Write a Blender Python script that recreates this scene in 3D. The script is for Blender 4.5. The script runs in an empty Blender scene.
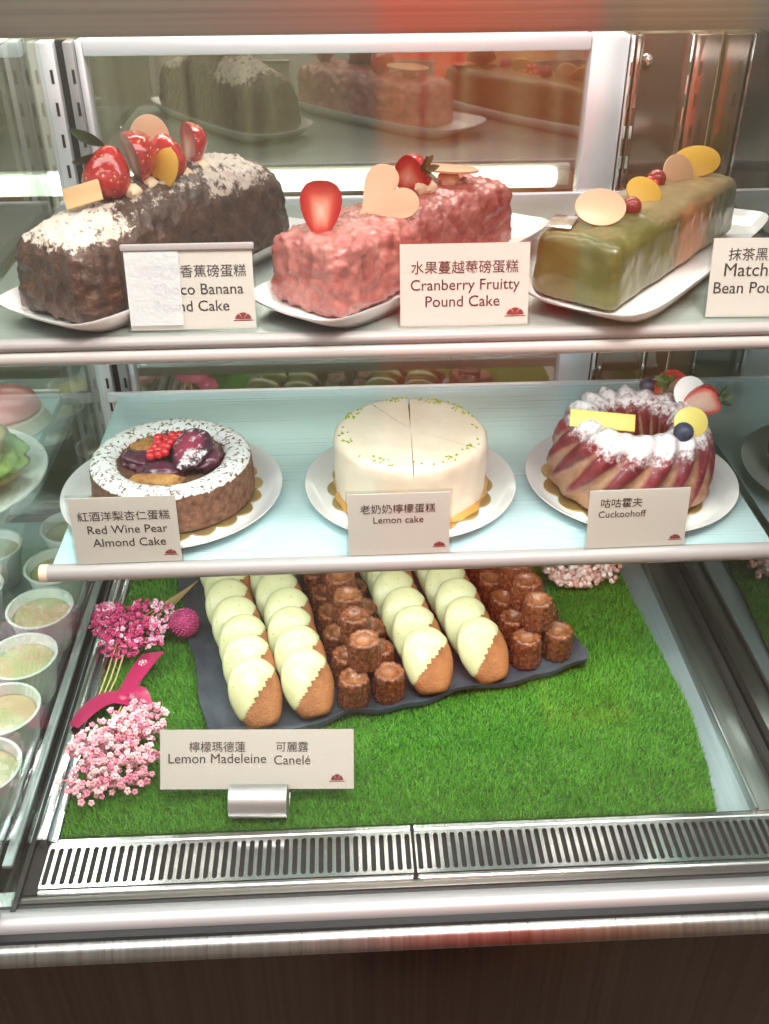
import bpy, bmesh, math, random
from math import sin, cos, pi, radians as rad
from mathutils import Vector, Matrix, noise

random.seed(7)
SC = bpy.context.scene
COL = SC.collection

# ------------------------------------------------------------------ levels (metres)
EYE = 1.52            # camera height
ZD = EYE - 0.770      # deck of the case
ZM = EYE - 0.5596     # middle shelf surface
ZT = EYE - 0.3089     # upper shelf surface
XL, XR = -0.312, 0.4215   # inner planes of the two side panes
YG = 0.530            # front pane
YB = 1.150            # back door

# ------------------------------------------------------------------ materials
def mat(name, col=(.8, .8, .8), rough=.5, metal=0., spec=.5, coat=0., sss=0., ssr=(1, .5, .3), emit=0., trans=0., ior=1.45):
    m = bpy.data.materials.new(name); m.use_nodes = True
    b = m.node_tree.nodes['Principled BSDF']
    b.inputs['Base Color'].default_value = (*col, 1)
    b.inputs['Roughness'].default_value = rough
    b.inputs['Metallic'].default_value = metal
    b.inputs['Specular IOR Level'].default_value = spec
    b.inputs['Coat Weight'].default_value = coat
    b.inputs['Coat Roughness'].default_value = .12
    b.inputs['IOR'].default_value = ior
    b.inputs['Transmission Weight'].default_value = trans
    if sss:
        b.inputs['Subsurface Weight'].default_value = sss
        b.inputs['Subsurface Radius'].default_value = ssr
        b.inputs['Subsurface Scale'].default_value = .004
    if emit:
        b.inputs['Emission Color'].default_value = (*col, 1)
        b.inputs['Emission Strength'].default_value = emit
    return m

class NT:
    """small node helper around one material"""
    def __init__(s, m):
        s.t = m.node_tree; s.n = s.t.nodes; s.b = s.n['Principled BSDF']
        s.tc = s.n.new('ShaderNodeTexCoord')
    def link(s, a, b): s.t.links.new(a, b)
    def co(s, scale=(1, 1, 1)):
        mp = s.n.new('ShaderNodeMapping'); mp.inputs['Scale'].default_value = scale
        s.link(s.tc.outputs['Object'], mp.inputs['Vector']); return mp.outputs[0]
    def noise(s, scale, detail=4, rough=.55, stretch=(1, 1, 1)):
        n = s.n.new('ShaderNodeTexNoise'); n.inputs['Scale'].default_value = scale
        n.inputs['Detail'].default_value = detail; n.inputs['Roughness'].default_value = rough
        s.link(s.co(stretch), n.inputs['Vector']); return n.outputs['Fac']
    def voro(s, scale, out='Distance', feature='F1'):
        n = s.n.new('ShaderNodeTexVoronoi'); n.inputs['Scale'].default_value = scale; n.feature = feature
        s.link(s.co(), n.inputs['Vector']); return n.outputs[out]
    def attr(s, name):
        n = s.n.new('ShaderNodeAttribute'); n.attribute_name = name; return n.outputs['Fac']
    def math(s, op, a, b=0., clamp=False):
        n = s.n.new('ShaderNodeMath'); n.operation = op; n.use_clamp = clamp
        for i, v in enumerate((a, b)):
            if isinstance(v, (int, float)): n.inputs[i].default_value = v
            else: s.link(v, n.inputs[i])
        return n.outputs[0]
    def ramp(s, f, stops, const=False):
        n = s.n.new('ShaderNodeValToRGB'); e = n.color_ramp.elements
        if const: n.color_ramp.interpolation = 'CONSTANT'
        while len(e) > 1: e.remove(e[0])
        e[0].position = stops[0][0]; e[0].color = (*stops[0][1], 1)
        for p, c in stops[1:]:
            k = e.new(p); k.color = (*c, 1)
        s.link(f, n.inputs[0]); return n.outputs[0]
    def step(s, f, lo, hi):
        n = s.n.new('ShaderNodeMapRange'); n.inputs['From Min'].default_value = lo; n.inputs['From Max'].default_value = hi
        s.link(f, n.inputs[0]); return n.outputs[0]
    def mix(s, f, a, b):
        n = s.n.new('ShaderNodeMix'); n.data_type = 'RGBA'
        if isinstance(f, (int, float)): n.inputs[0].default_value = f
        else: s.link(f, n.inputs[0])
        for i, v in ((6, a), (7, b)):
            if isinstance(v, tuple): n.inputs[i].default_value = (*v, 1)
            else: s.link(v, n.inputs[i])
        return n.outputs[2]
    def color(s, c): s.link(c, s.b.inputs['Base Color'])
    def rough(s, f): s.link(f, s.b.inputs['Roughness'])
    def bump(s, h, strength=.4, dist=.002):
        n = s.n.new('ShaderNodeBump'); n.inputs['Strength'].default_value = strength; n.inputs['Distance'].default_value = dist
        s.link(h, n.inputs['Height']); s.link(n.outputs[0], s.b.inputs['Normal'])

def noisy(name, c1, c2, scale, rough=.6, bump=0., bscale=None, lo=.35, hi=.65, **k):
    m = mat(name, c1, rough, **k); t = NT(m)
    f = t.noise(scale, 5)
    t.color(t.ramp(f, [(lo, c1), (hi, c2)]))
    if bump: t.bump(t.noise(bscale or scale * 3, 4), bump, .002)
    return m

def pane(name, tint=(1, 1, 1), base=.05, gain=.9, rough=0.0):
    """thin glass: tinted see-through mixed with a mirror by angle"""
    m = bpy.data.materials.new(name); m.use_nodes = True; t = m.node_tree; t.nodes.clear()
    out = t.nodes.new('ShaderNodeOutputMaterial'); mx = t.nodes.new('ShaderNodeMixShader')
    tr = t.nodes.new('ShaderNodeBsdfTransparent'); tr.inputs[0].default_value = (*tint, 1)
    gl = t.nodes.new('ShaderNodeBsdfGlossy'); gl.inputs['Roughness'].default_value = rough
    lw = t.nodes.new('ShaderNodeLayerWeight'); lw.inputs['Blend'].default_value = .5
    p = t.nodes.new('ShaderNodeMath'); p.operation = 'POWER'; p.inputs[1].default_value = 5
    ma = t.nodes.new('ShaderNodeMath'); ma.operation = 'MULTIPLY_ADD'; ma.inputs[1].default_value = gain; ma.inputs[2].default_value = base
    t.links.new(lw.outputs['Facing'], p.inputs[0]); t.links.new(p.outputs[0], ma.inputs[0]); t.links.new(ma.outputs[0], mx.inputs[0])
    t.links.new(tr.outputs[0], mx.inputs[1]); t.links.new(gl.outputs[0], mx.inputs[2]); t.links.new(mx.outputs[0], out.inputs[0])
    return m

def brushed(name, col, rough=.3, streak=(2, 260, 260), metal=1., amt=.12, bump=.05):
    m = mat(name, col, rough, metal); t = NT(m)
    f = t.noise(1, 3, .6, streak)
    t.color(t.mix(t.step(f, .3, .7), tuple(c * (1 - amt) for c in col), tuple(min(1, c * (1 + amt)) for c in col)))
    t.rough(t.math('ADD', t.math('MULTIPLY', f, .18), rough - .09))
    if bump: t.bump(f, bump, .001)
    return m

M = {}
M['steel'] = brushed('brushed steel', (.74, .74, .72), .3)
M['lip_steel'] = brushed('vertical brushed steel lip', (.27, .275, .268), .3, (220, 2, 2), 1., .2)
M['steel_bright'] = mat('polished steel', (.85, .86, .86), .16, 1.)
M['steel_dark'] = brushed('dark brown brushed steel', (.105, .085, .072), .22, (180, 180, 1), 1., .15)
M['shelf_mid'] = brushed('pale teal brushed steel shelf', (.60, .82, .85), .30, (2.5, 420, 50), .35, .07, .03)
M['shelf_top'] = brushed('grey green brushed steel shelf', (.40, .46, .43), .36, (2.5, 420, 50), .7, .1, .03)
M['header'] = brushed('horizontally brushed header', (.50, .49, .44), .32, (2, 60, 300), 1., .15)
M['stand'] = brushed('satin steel stand', (.46, .46, .46), .42, (2, 200, 300), .9, .1, .03)
M['gunmetal'] = brushed('dark gunmetal channel', (.20, .22, .20), .3, (300, 3, 50), .9, .1, .03)
M['flange'] = brushed('warm grey brushed flange', (.17, .155, .14), .36, (2, 260, 260), 1., .1)
M['deck'] = brushed('teal grey steel deck', (.40, .52, .54), .33, (300, 3, 50), .6, .08, .03)
M['alu'] = mat('white anodised aluminium', (.80, .82, .87), .35, .35)
M['alu_warm'] = mat('satin aluminium', (.36, .36, .37), .45, .5)
M['gasket'] = mat('black rubber gasket', (.012, .012, .013), .5)
M['black'] = mat('black cavity', (.02, .02, .02), .7)
M['post'] = mat('dark grey post', (.05, .05, .048), .3, .3)
M['mirror_dark'] = mat('dark mirror panel', (.30, .24, .22), .12, .8)
M['front_glass'] = pane('clear front glass', (.985, .99, .985), .055, .9, .07)
M['side_glass'] = pane('clear side glass', (.86, .93, .90), .07, .9)
M['mirror_glass'] = pane('tinted side glass', (.30, .42, .38), .36, .6)
M['back_glass'] = pane('tinted sliding door glass', (.62, .64, .56), .27, .7)
M['acrylic'] = pane('clear acrylic', (.965, .97, .965), .03, .5, .14)
M['rail'] = mat('grey plastic price rail', (.36, .34, .34), .3, 0, .4, .15)
M['rail_lip'] = mat('pale translucent rail lip', (.46, .43, .42), .3, 0, .5, .2)
M['rail_end'] = mat('cream plastic end cap', (.70, .58, .45), .4)
M['china'] = mat('white glazed china', (.80, .81, .80), .14, 0, .5, .3)
M['board'] = mat('gold foil cake board', (.55, .40, .17), .3, .75)
M['card'] = mat('matte white card', (.67, .645, .60), .55)
M['ink'] = mat('black printing ink', (.045, .04, .04), .6)
M['maroon_ink'] = mat('maroon printing ink', (.25, .03, .035), .6)

def t_(m): return NT(m)
# chocolate loaf : dark nut-speckled coating with sugar on top (mask 'sugar')
m = M['choc'] = mat('dark chocolate coating', (.05, .022, .014), .3, coat=.25); t = t_(m)
base = t.ramp(t.noise(70, 5), [(.3, (.028, .012, .008)), (.62, (.085, .038, .022)), (.85, (.16, .075, .04))])
su = t.math('ADD', t.attr('sugar'), t.math('MULTIPLY', t.math('SUBTRACT', t.noise(130, 5, .75), .5), 2.4))
sf = t.step(su, .56, .74)
t.color(t.mix(sf, base, (.60, .535, .46))); t.rough(t.math('ADD', t.math('MULTIPLY', sf, .5), .28))
t.bump(t.noise(200, 5, .65), .8, .003)
# cranberry loaf
m = M['pink'] = mat('pink glaze', (.6, .2, .18), .2, coat=.5, sss=.08); t = t_(m)
t.color(t.ramp(t.noise(60, 5), [(.30, (.26, .055, .05)), (.5, (.385, .125, .108)), (.74, (.50, .215, .18))]))
t.bump(t.noise(210, 5, .65), .6, .0022)
# matcha loaf
m = M['matcha'] = mat('matcha glaze', (.2, .18, .05), .32, coat=.3); t = t_(m)
g = t.ramp(t.noise(45, 4), [(.3, (.056, .060, .011)), (.7, (.110, .106, .028))])
g = t.mix(t.math('MULTIPLY', t.step(t.math('ADD', t.attr('crumb'), t.math('MULTIPLY', t.math('SUBTRACT', t.noise(260, 4), .5), .9)), .45, .8), .75), g, (.27, .195, .10))
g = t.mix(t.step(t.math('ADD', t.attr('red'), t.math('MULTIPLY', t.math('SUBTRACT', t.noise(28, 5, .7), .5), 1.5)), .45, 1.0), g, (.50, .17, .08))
t.color(g); t.bump(t.noise(120, 3), .12, .0015)
# lemon cake
m = M['lemon'] = noisy('cream white glaze', (.74, .61, .46), (.84, .73, .59), 25, .38, .12, 90, coat=.15, sss=.12)
t = NT(m)
M['zest'] = mat('lime zest', (.32, .45, .03), .5)
m = M['leak'] = mat('caramel cake base', (.58, .31, .08), .35)
# red wine pear cake
m = M['almond'] = mat('almond sponge', (.2, .1, .05), .85); t = t_(m)
b0 = t.ramp(t.noise(160, 5), [(.3, (.10, .04, .022)), (.7, (.26, .13, .075))])
su = t.math('ADD', t.attr('sugar'), t.math('MULTIPLY', t.math('SUBTRACT', t.noise(210, 5, .65), .5), 1.25))
t.color(t.mix(t.step(su, .45, .53), b0, (.84, .84, .81))); t.bump(t.noise(300, 4), .6, .0015)
m = M['sponge'] = noisy('golden sponge', (.36, .15, .045), (.60, .32, .10), 90, .8, .5, 260)
m = M['pear'] = mat('wine poached pear', (.10, .02, .04), .25, coat=.4); t = t_(m)
t.color(t.ramp(t.noise(55, 4), [(.3, (.045, .012, .025)), (.75, (.20, .05, .09))])); t.bump(t.noise(120, 3), .2)
m = M['pear_cut'] = mat('sugared pear slice', (.2, .05, .08), .45); t = t_(m)
b0 = t.ramp(t.attr('rim'), [(.0, (.42, .05, .10)), (.65, (.25, .03, .07)), (.85, (.05, .015, .03))])
t.color(t.mix(t.step(t.math('ADD', t.noise(130, 5, .7), t.math('MULTIPLY', t.noise(35, 2), .5)), .80, .90), b0, (.85, .78, .80)))
M['currant'] = mat('red currant', (.68, .02, .03), .12, coat=.6, sss=.2)
M['raspberry'] = mat('dark red berry', (.28, .02, .03), .25, coat=.3)
m = M['blueberry'] = noisy('blueberry skin', (.018, .022, .05), (.06, .075, .13), 90, .45)
# kugelhopf
m = M['kugel'] = mat('glazed bundt', (.5, .25, .12), .35, coat=.3); t = t_(m)
b0 = t.ramp(t.noise(110, 5), [(.3, (.34, .17, .095)), (.7, (.48, .28, .18))])
gl = t.step(t.math('ADD', t.attr('glaze'), t.math('MULTIPLY', t.math('SUBTRACT', t.noise(70, 4), .5), .5)), .30, .72)
b1 = t.mix(gl, b0, t.ramp(t.noise(50, 4), [(.35, (.125, .012, .022)), (.7, (.27, .030, .045))]))
su = t.math('ADD', t.attr('sugar'), t.math('MULTIPLY', t.math('SUBTRACT', t.noise(170, 6, .75), .5), 2.0))
t.color(t.mix(t.math('MULTIPLY', t.step(su, .42, .85), .93), b1, (.86, .80, .81))); t.bump(t.noise(260, 4), .25, .001)
# fruit and chocolate decorations
m = M['berry'] = mat('strawberry skin', (.6, .02, .015), .16, coat=.7, sss=.1); t = t_(m)
v = t.voro(190); t.color(t.mix(t.step(v, .20, .13), t.ramp(t.noise(60, 3), [(.3, (.36, .008, .010)), (.7, (.55, .022, .018))]), (.75, .42, .12)))
t.bump(t.step(v, .05, .35), .7, .0012)
m = M['berry_cut'] = mat('strawberry flesh', (.8, .2, .12), .3, coat=.4, sss=.2); t = t_(m)
t.color(t.ramp(t.attr('rim'), [(0, (.78, .52, .43)), (.28, (.66, .28, .20)), (.55, (.48, .06, .04)), (.8, (.38, .012, .012)), (.95, (.33, .009, .011))]))
m = M['berry_cut_pale'] = mat('pale strawberry flesh', (.8, .4, .32), .35, coat=.3, sss=.2); t = t_(m)
t.color(t.ramp(t.attr('rim'), [(0, (.88, .72, .60)), (.6, (.84, .52, .42)), (.85, (.70, .12, .10))]))
M['leaf'] = noisy('green leaf', (.035, .07, .02), (.09, .15, .05), 80, .5)
M['cream'] = mat('piped cream', (.86, .72, .50), .45, sss=.1)
M['choc_cream'] = mat('ivory chocolate', (.63, .39, .24), .4)
M['choc_yellow'] = mat('yellow chocolate', (.66, .39, .05), .4)
M['choc_pale'] = mat('pale yellow chocolate', (.80, .66, .17), .4)
M['choc_tan'] = mat('tan chocolate', (.66, .43, .20), .4)
M['choc_white'] = mat('white chocolate', (.9, .88, .86), .35)
M['silver'] = mat('silver foil', (.75, .75, .75), .2, 1.)
# madeleine + canele
m = M['mad'] = mat('madeleine crust', (.5, .2, .06), .7); t = t_(m)
t.color(t.ramp(t.noise(45, 5), [(.3, (.19, .066, .018)), (.7, (.33, .135, .042))])); t.bump(t.noise(420, 3), .9, .0016)
m = M['icing'] = mat('lime icing', (.82, .83, .50), .38, coat=.2, sss=.12); t = t_(m)
sp = t.math('MULTIPLY', t.step(t.voro(150), .20, .14), t.step(t.noise(60, 2), .50, .55))
t.color(t.mix(sp, t.ramp(t.noise(40, 3), [(.3, (.40, .42, .22)), (.7, (.485, .50, .29))]), (.33, .38, .06))); t.bump(t.noise(150, 3), .12)
m = M['canele'] = mat('caramelised crust', (.25, .07, .02), .26, coat=.5); t = t_(m)
dk = t.ramp(t.noise(240, 6, .75), [(.32, (.034, .009, .004)), (.5, (.15, .038, .012)), (.68, (.38, .135, .045))])
t.color(t.mix(t.math('MULTIPLY', t.attr('gold'), .4), dk, (.60, .27, .09))); t.bump(t.noise(380, 6, .75), .9, .002)
m = M['slate'] = noisy('blue grey slate', (.035, .045, .06), (.065, .08, .10), 30, .42, .25, 90)
# grass, flowers
m = M['grass'] = mat('artificial grass', (.1, .3, .03), .55); t = t_(m)
t.color(t.ramp(t.attr('tone'), [(0, (.045, .195, .014)), (.5, (.108, .37, .03)), (1, (.235, .55, .085))]))
M['turf_back'] = noisy('turf backing', (.03, .09, .015), (.05, .14, .02), 200, .9)
def petal_mat(name, stops, rough=.6):
    m = mat(name, stops[0][1], rough, sss=.1); t = NT(m); t.color(t.ramp(t.attr('tone'), stops)); return m
M['magenta'] = petal_mat('magenta petals', [(0, (.48, .025, .13)), (.6, (.66, .08, .24)), (.85, (.78, .26, .45)), (1, (.88, .70, .76))])
M['pinkpetal'] = petal_mat('pale pink petals', [(0, (.66, .19, .30)), (.5, (.80, .40, .46)), (1, (.88, .66, .66))])
M['blush'] = petal_mat('blush petals', [(0, (.62, .30, .26)), (.5, (.82, .58, .52)), (1, (.88, .82, .78))])
M['ball'] = noisy('magenta pompon', (.30, .018, .10), (.55, .08, .24), 300, .7, .8, 400)
M['stem'] = mat('dry straw stem', (.50, .36, .17), .7)
m = M['ribbon'] = mat('crimson satin ribbon', (.36, .015, .085), .3, coat=.1)
M['print'] = mat('white print', (.85, .75, .78), .5)
# neighbour case
M['cup'] = mat('translucent white cup', (.80, .80, .80), .3, sss=.1)
m = M['custard'] = noisy('custard top', (.56, .48, .26), (.66, .61, .40), 30, .3, coat=.4)
m = M['bun'] = noisy('savoury bun crust', (.45, .25, .08), (.75, .55, .25), 40, .6)
M['lettuce'] = noisy('lettuce leaf', (.20, .32, .06), (.42, .55, .16), 60, .5)
M['pink_dome'] = noisy('pink mousse', (.80, .22, .26), (.88, .36, .36), 30, .3, coat=.4)
# shop
m = M['floor'] = mat('brown floor tiles', (.2, .12, .08), .35); t = t_(m)
br = t.n.new('ShaderNodeTexBrick'); br.inputs['Scale'].default_value = 2; br.offset = 0
br.inputs['Color1'].default_value = (.115, .09, .075, 1); br.inputs['Color2'].default_value = (.14, .11, .09, 1); br.inputs['Mortar'].default_value = (.07, .05, .04, 1)
br.inputs['Mortar Size'].default_value = .008
t.link(t.tc.outputs['Object'], br.inputs['Vector']); t.color(br.outputs['Color'])
m = M['rearwall'] = noisy('beige shop wall', (.50, .46, .40), (.56, .52, .46), 2, .8)
m = M['staffwall'] = mat('panelled staff wall', (.3, .25, .15), .6); t = t_(m)
t.color(t.ramp(t.noise(1, 1, .5, (6, .02, .05)), [(.36, (.06, .05, .035)), (.45, (.28, .24, .15)), (.52, (.42, .40, .26)), (.60, (.16, .12, .075)), (.68, (.50, .45, .30))]))
M['wood'] = noisy('orange brown wood', (.40, .17, .05), (.58, .28, .10), 8, .6)
M['redcloth'] = mat('red fabric', (.80, .05, .03), .8)
M['lamp'] = mat('white strip light', (.95, 1, 1), .5, emit=8.0)
M['whiteplastic'] = mat('white plastic', (.8, .8, .78), .4)

# ------------------------------------------------------------------ object helpers
def link(o, parent=None):
    COL.objects.link(o)
    if parent: o.parent = parent
    return o

def tag(o, label, cat, group=None):
    o['label'] = label; o['category'] = cat
    if group: o['group'] = group
    return o

def thing(name, label, cat, loc=(0, 0, 0), rz=0., group=None):
    o = bpy.data.objects.new(name, None); o.empty_display_size = .02
    o.location = loc; o.rotation_euler = (0, 0, rz); link(o)
    return tag(o, label, cat, group)

class MB:
    """collects geometry for ONE mesh object"""
    def __init__(s): s.v = []; s.f = []; s.a = {}; s.mi = []
    def add(s, vs, fs, mi=0, M4=None, **attrs):
        k = len(s.v)
        if M4 is not None: vs = [M4 @ Vector(p) for p in vs]
        s.v += [tuple(p) for p in vs]; s.f += [tuple(i + k for i in f) for f in fs]; s.mi += [mi] * len(fs)
        for n, vals in attrs.items():
            arr = s.a.setdefault(n, []); arr += [0.] * (k - len(arr))
            arr += list(vals) if hasattr(vals, '__len__') else [vals] * len(vs)
        return s
    def bm(s, b, mi=0, M4=None):
        b.verts.index_update()
        s.add([v.co.copy() for v in b.verts], [[v.index for v in f.verts] for f in b.faces], mi, M4); b.free(); return s
    def box(s, c, size, bev=.0, seg=2, mi=0, M4=None):
        b = bmesh.new(); bmesh.ops.create_cube(b, size=1)
        for v in b.verts: v.co = Vector((v.co.x * size[0], v.co.y * size[1], v.co.z * size[2]))
        if bev: bmesh.ops.bevel(b, geom=b.edges[:], offset=min(bev, min(size) * .49), segments=seg, affect='EDGES', profile=.5)
        for v in b.verts: v.co += Vector(c)
        return s.bm(b, mi, M4)
    def lathe(s, prof, n=48, rf=None, M4=None, mi=0, attr=None):
        vs = []; at = []
        for (r, z) in prof:
            for j in range(n):
                a = 2 * pi * j / n; rr = r * (rf(a, z) if rf else 1)
                vs.append((rr * cos(a), rr * sin(a), z))
        fs = [(i * n + j, i * n + (j + 1) % n, (i + 1) * n + (j + 1) % n, (i + 1) * n + j) for i in range(len(prof) - 1) for j in range(n)]
        fs.append(tuple(range(n - 1, -1, -1))); k = (len(prof) - 1) * n; fs.append(tuple(range(k, k + n)))
        kw = {}
        if attr: kw = {nm: [fn(v) for v in vs] for nm, fn in attr.items()}
        return s.add(vs, fs, mi, M4, **kw)
    def tube(s, pts, r, n=8, M4=None, mi=0, **attrs):
        pts = [Vector(p) for p in pts]; vs = []
        for i, p in enumerate(pts):
            d = (pts[min(i + 1, len(pts) - 1)] - pts[max(i - 1, 0)]).normalized()
            a = d.orthogonal().normalized() if i == 0 else (a - d * a.dot(d)).normalized()
            b = d.cross(a); rr = r[i] if hasattr(r, '__len__') else r
            vs += [p + (a * cos(2 * pi * j / n) + b * sin(2 * pi * j / n)) * rr for j in range(n)]
        fs = [(i * n + j, i * n + (j + 1) % n, (i + 1) * n + (j + 1) % n, (i + 1) * n + j) for i in range(len(pts) - 1) for j in range(n)]
        fs.append(tuple(range(n - 1, -1, -1))); k = (len(pts) - 1) * n; fs.append(tuple(range(k, k + n)))
        return s.add(vs, fs, mi, M4, **attrs)
    def ball(s, c, r, sub=2, M4=None, mi=0, scale=(1, 1, 1), **attrs):
        b = bmesh.new(); bmesh.ops.create_icosphere(b, subdivisions=sub, radius=r); b.verts.index_update()
        vs = [Vector((v.co.x * scale[0], v.co.y * scale[1], v.co.z * scale[2])) + Vector(c) for v in b.verts]
        fs = [[v.index for v in f.verts] for f in b.faces]; b.free()
        return s.add(vs, fs, mi, M4, **attrs)
    def prism(s, outline, z0, z1, bev=0., M4=None, mi=0):
        n = len(outline); b = bmesh.new()
        vs = [b.verts.new((x, y, z0)) for x, y in outline]; f = b.faces.new(vs)
        r = bmesh.ops.extrude_face_region(b, geom=[f])
        for g in r['geom']:
            if isinstance(g, bmesh.types.BMVert): g.co.z = z1
        bmesh.ops.recalc_face_normals(b, faces=b.faces[:])
        if bev:
            es = [e for e in b.edges if abs(e.verts[0].co.z - e.verts[1].co.z) < 1e-7]
            bmesh.ops.bevel(b, geom=es, offset=bev, segments=2, affect='EDGES', profile=.5)
        return s.bm(b, mi, M4)
    def obj(s, name, mats, parent=None, smooth=True, loc=None, rot=None, angle=40):
        me = bpy.data.meshes.new(name); me.from_pydata(s.v, [], s.f)
        for mm in (mats if isinstance(mats, (list, tuple)) else [mats]): me.materials.append(mm)
        for n, vals in s.a.items():
            vals = vals + [0.] * (len(s.v) - len(vals))
            at = me.attributes.new(n, 'FLOAT', 'POINT'); at.data.foreach_set('value', vals)
        me.polygons.foreach_set('material_index', s.mi)
        me.polygons.foreach_set('use_smooth', [smooth] * len(me.polygons)); me.update()
        if smooth and angle: me.set_sharp_from_angle(angle=rad(angle))
        o = bpy.data.objects.new(name, me)
        if loc: o.location = loc
        if rot: o.rotation_euler = rot
        return link(o, parent)

def structure(name, mb, mt, **k):
    o = mb.obj(name, mt, **k); o['kind'] = 'structure'; return o

def grid_box(nx, ny, nz):
    """surface points of the cube [-1,1]^3 with quads"""
    idx = {}; vs = []; fs = []
    N = (nx, ny, nz)
    def P(i, j, k):
        if (i, j, k) not in idx:
            idx[(i, j, k)] = len(vs); vs.append(Vector((2 * i / nx - 1, 2 * j / ny - 1, 2 * k / nz - 1)))
        return idx[(i, j, k)]
    for ax in range(3):
        u, w = (ax + 1) % 3, (ax + 2) % 3
        for side in (0, N[ax]):
            for a in range(N[u]):
                for b in range(N[w]):
                    q = []
                    for da, db in ((0, 0), (1, 0), (1, 1), (0, 1)):
                        c = [0, 0, 0]; c[ax] = side; c[u] = a + da; c[w] = b + db; q.append(P(*c))
                    fs.append(q if side else q[::-1])
    return vs, fs

def fbm(p, f, oct=3):
    return noise.fractal(Vector(p) * f, 1., 2., oct)

def loaf(L, W, H, r, dome=0., taper=.06, amp=.001, freq=60, seed=0, res=.003, post=None):
    vs, fs = grid_box(int(L / res), int(W / res), int(H / res)); out = []
    h = Vector((L / 2, W / 2, H / 2))
    for p in vs:
        b = Vector((p.x * h.x, p.y * h.y, p.z * h.z))
        inn = Vector([max(-(h[i] - r), min(h[i] - r, b[i])) for i in range(3)])
        d = (b - inn)
        d = d.normalized() if d.length > 1e-9 else Vector((0, 0, 1))
        q = inn + d * r; zz = (q.z + h.z) / H
        q.x *= 1 + taper * .4 * (.5 - zz); q.y *= 1 + taper * 2 * (.5 - zz)
        if dome: q.z += dome * max(0, zz) * max(0, 1 - (q.y / (W / 2)) ** 2) * max(0, 1 - .75 * abs(q.x / (L / 2)) ** 3)
        q.z += H / 2
        k = 1 if zz > .03 else zz / .03
        q += d * amp * k * (fbm(q + Vector((seed, 0, 0)), freq) + .6 * abs(fbm(q + Vector((0, seed, 3)), freq * 2.3, 2)))
        if post: q = post(q, d)
        out.append(q)
    return out, fs

# ------------------------------------------------------------------ camera
def camera():
    p, y, r = rad(33.766), rad(2.520), rad(-.305)
    f = Vector((sin(y) * cos(p), cos(y) * cos(p), -sin(p)))
    rt = Vector((cos(y), -sin(y), 0)); up = rt.cross(f)
    r2 = rt * cos(r) + up * sin(r); u2 = -rt * sin(r) + up * cos(r)
    cd = bpy.data.cameras.new('camera'); cd.sensor_fit = 'VERTICAL'; cd.sensor_height = 24; cd.lens = 24 * 970.4 / 1024
    cd.clip_start = .01
    o = bpy.data.objects.new('camera', cd); link(o)
    m = Matrix((r2, u2, -f)).transposed().to_4x4(); m.translation = (0, 0, EYE); o.matrix_world = m
    SC.camera = o
camera()

# ------------------------------------------------------------------ setting
structure('floor', MB().box((0, 0, -.02), (9, 9, .04)), M['floor'])
structure('wall_rear', MB().box((0, -3.2, 1.5), (9, .1, 3)), M['rearwall'])
structure('wall_back', MB().box((0, 2.7, 1.5), (9, .1, 3)), M['staffwall'])

# ------------------------------------------------------------------ the display case
case = thing('display_case', 'refrigerated glass bakery display case with steel deck and air grille', 'display case', (0, 0, 0))
X0, X1 = -.98, .62     # the run of casework built
def cbox(name, c, s, mt, bev=.0, parent=case, **k):
    return MB().box(c, s, bev).obj(name, mt, parent, **k)
# base cabinet with dark steel fascia, lip, aluminium glass channel
cbox('fascia', ((X0 + X1) / 2, .840, .361), (X1 - X0, .68, .722), M['steel_dark'], .004)
lip = MB()
prof = [(.4955, ZD - .026), (.4935, ZD - .024), (.4935, ZD - .021), (.499, ZD - .014), (.501, ZD - .012), (.505, ZD - .011), (.56, ZD - .011), (.56, ZD - .026)]
def extr(mb, prof, xa, xb):
    n = len(prof); vs = [(xa, y, z) for y, z in prof] + [(xb, y, z) for y, z in prof]
    fs = [(i, (i + 1) % n, n + (i + 1) % n, n + i) for i in range(n)] + [tuple(range(n - 1, -1, -1)), tuple(range(n, 2 * n))]
    return mb.add(vs, fs)
extr(lip, prof, X0, X1).obj('counter_lip', M['lip_steel'], case)
extr(MB(), [(.507, ZD - .012), (.507, ZD - .006), (.524, ZD - .006), (.524, ZD - .012)], X0, X1).obj('gasket', M['gasket'], case)
ch = [(.514 + .0115 * (1 - cos(a)), ZD - .006 + .010 * sin(a)) for a in [i * pi / 16 for i in range(0, 17)]]
extr(MB(), ch, X0, X1).obj('glass_channel', M['alu_warm'], case)
extr(MB(), [(.532, ZD - .004), (.532, ZD + .0005), (.5375, ZD + .0005), (.5375, ZD - .004)], X0, X1).obj('gasket', M['gasket'], case)
# deck : a pan floor, front flange, rear part
cbox('deck_pan', ((XL + XR) / 2, .88, ZD - .012), (XR - XL, .545, .02), M['deck'])
cbox('front_flange', ((XL + XR) / 2, .5430, ZD - .006), (XR - XL, .010, .016), M['flange'], .004)
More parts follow.
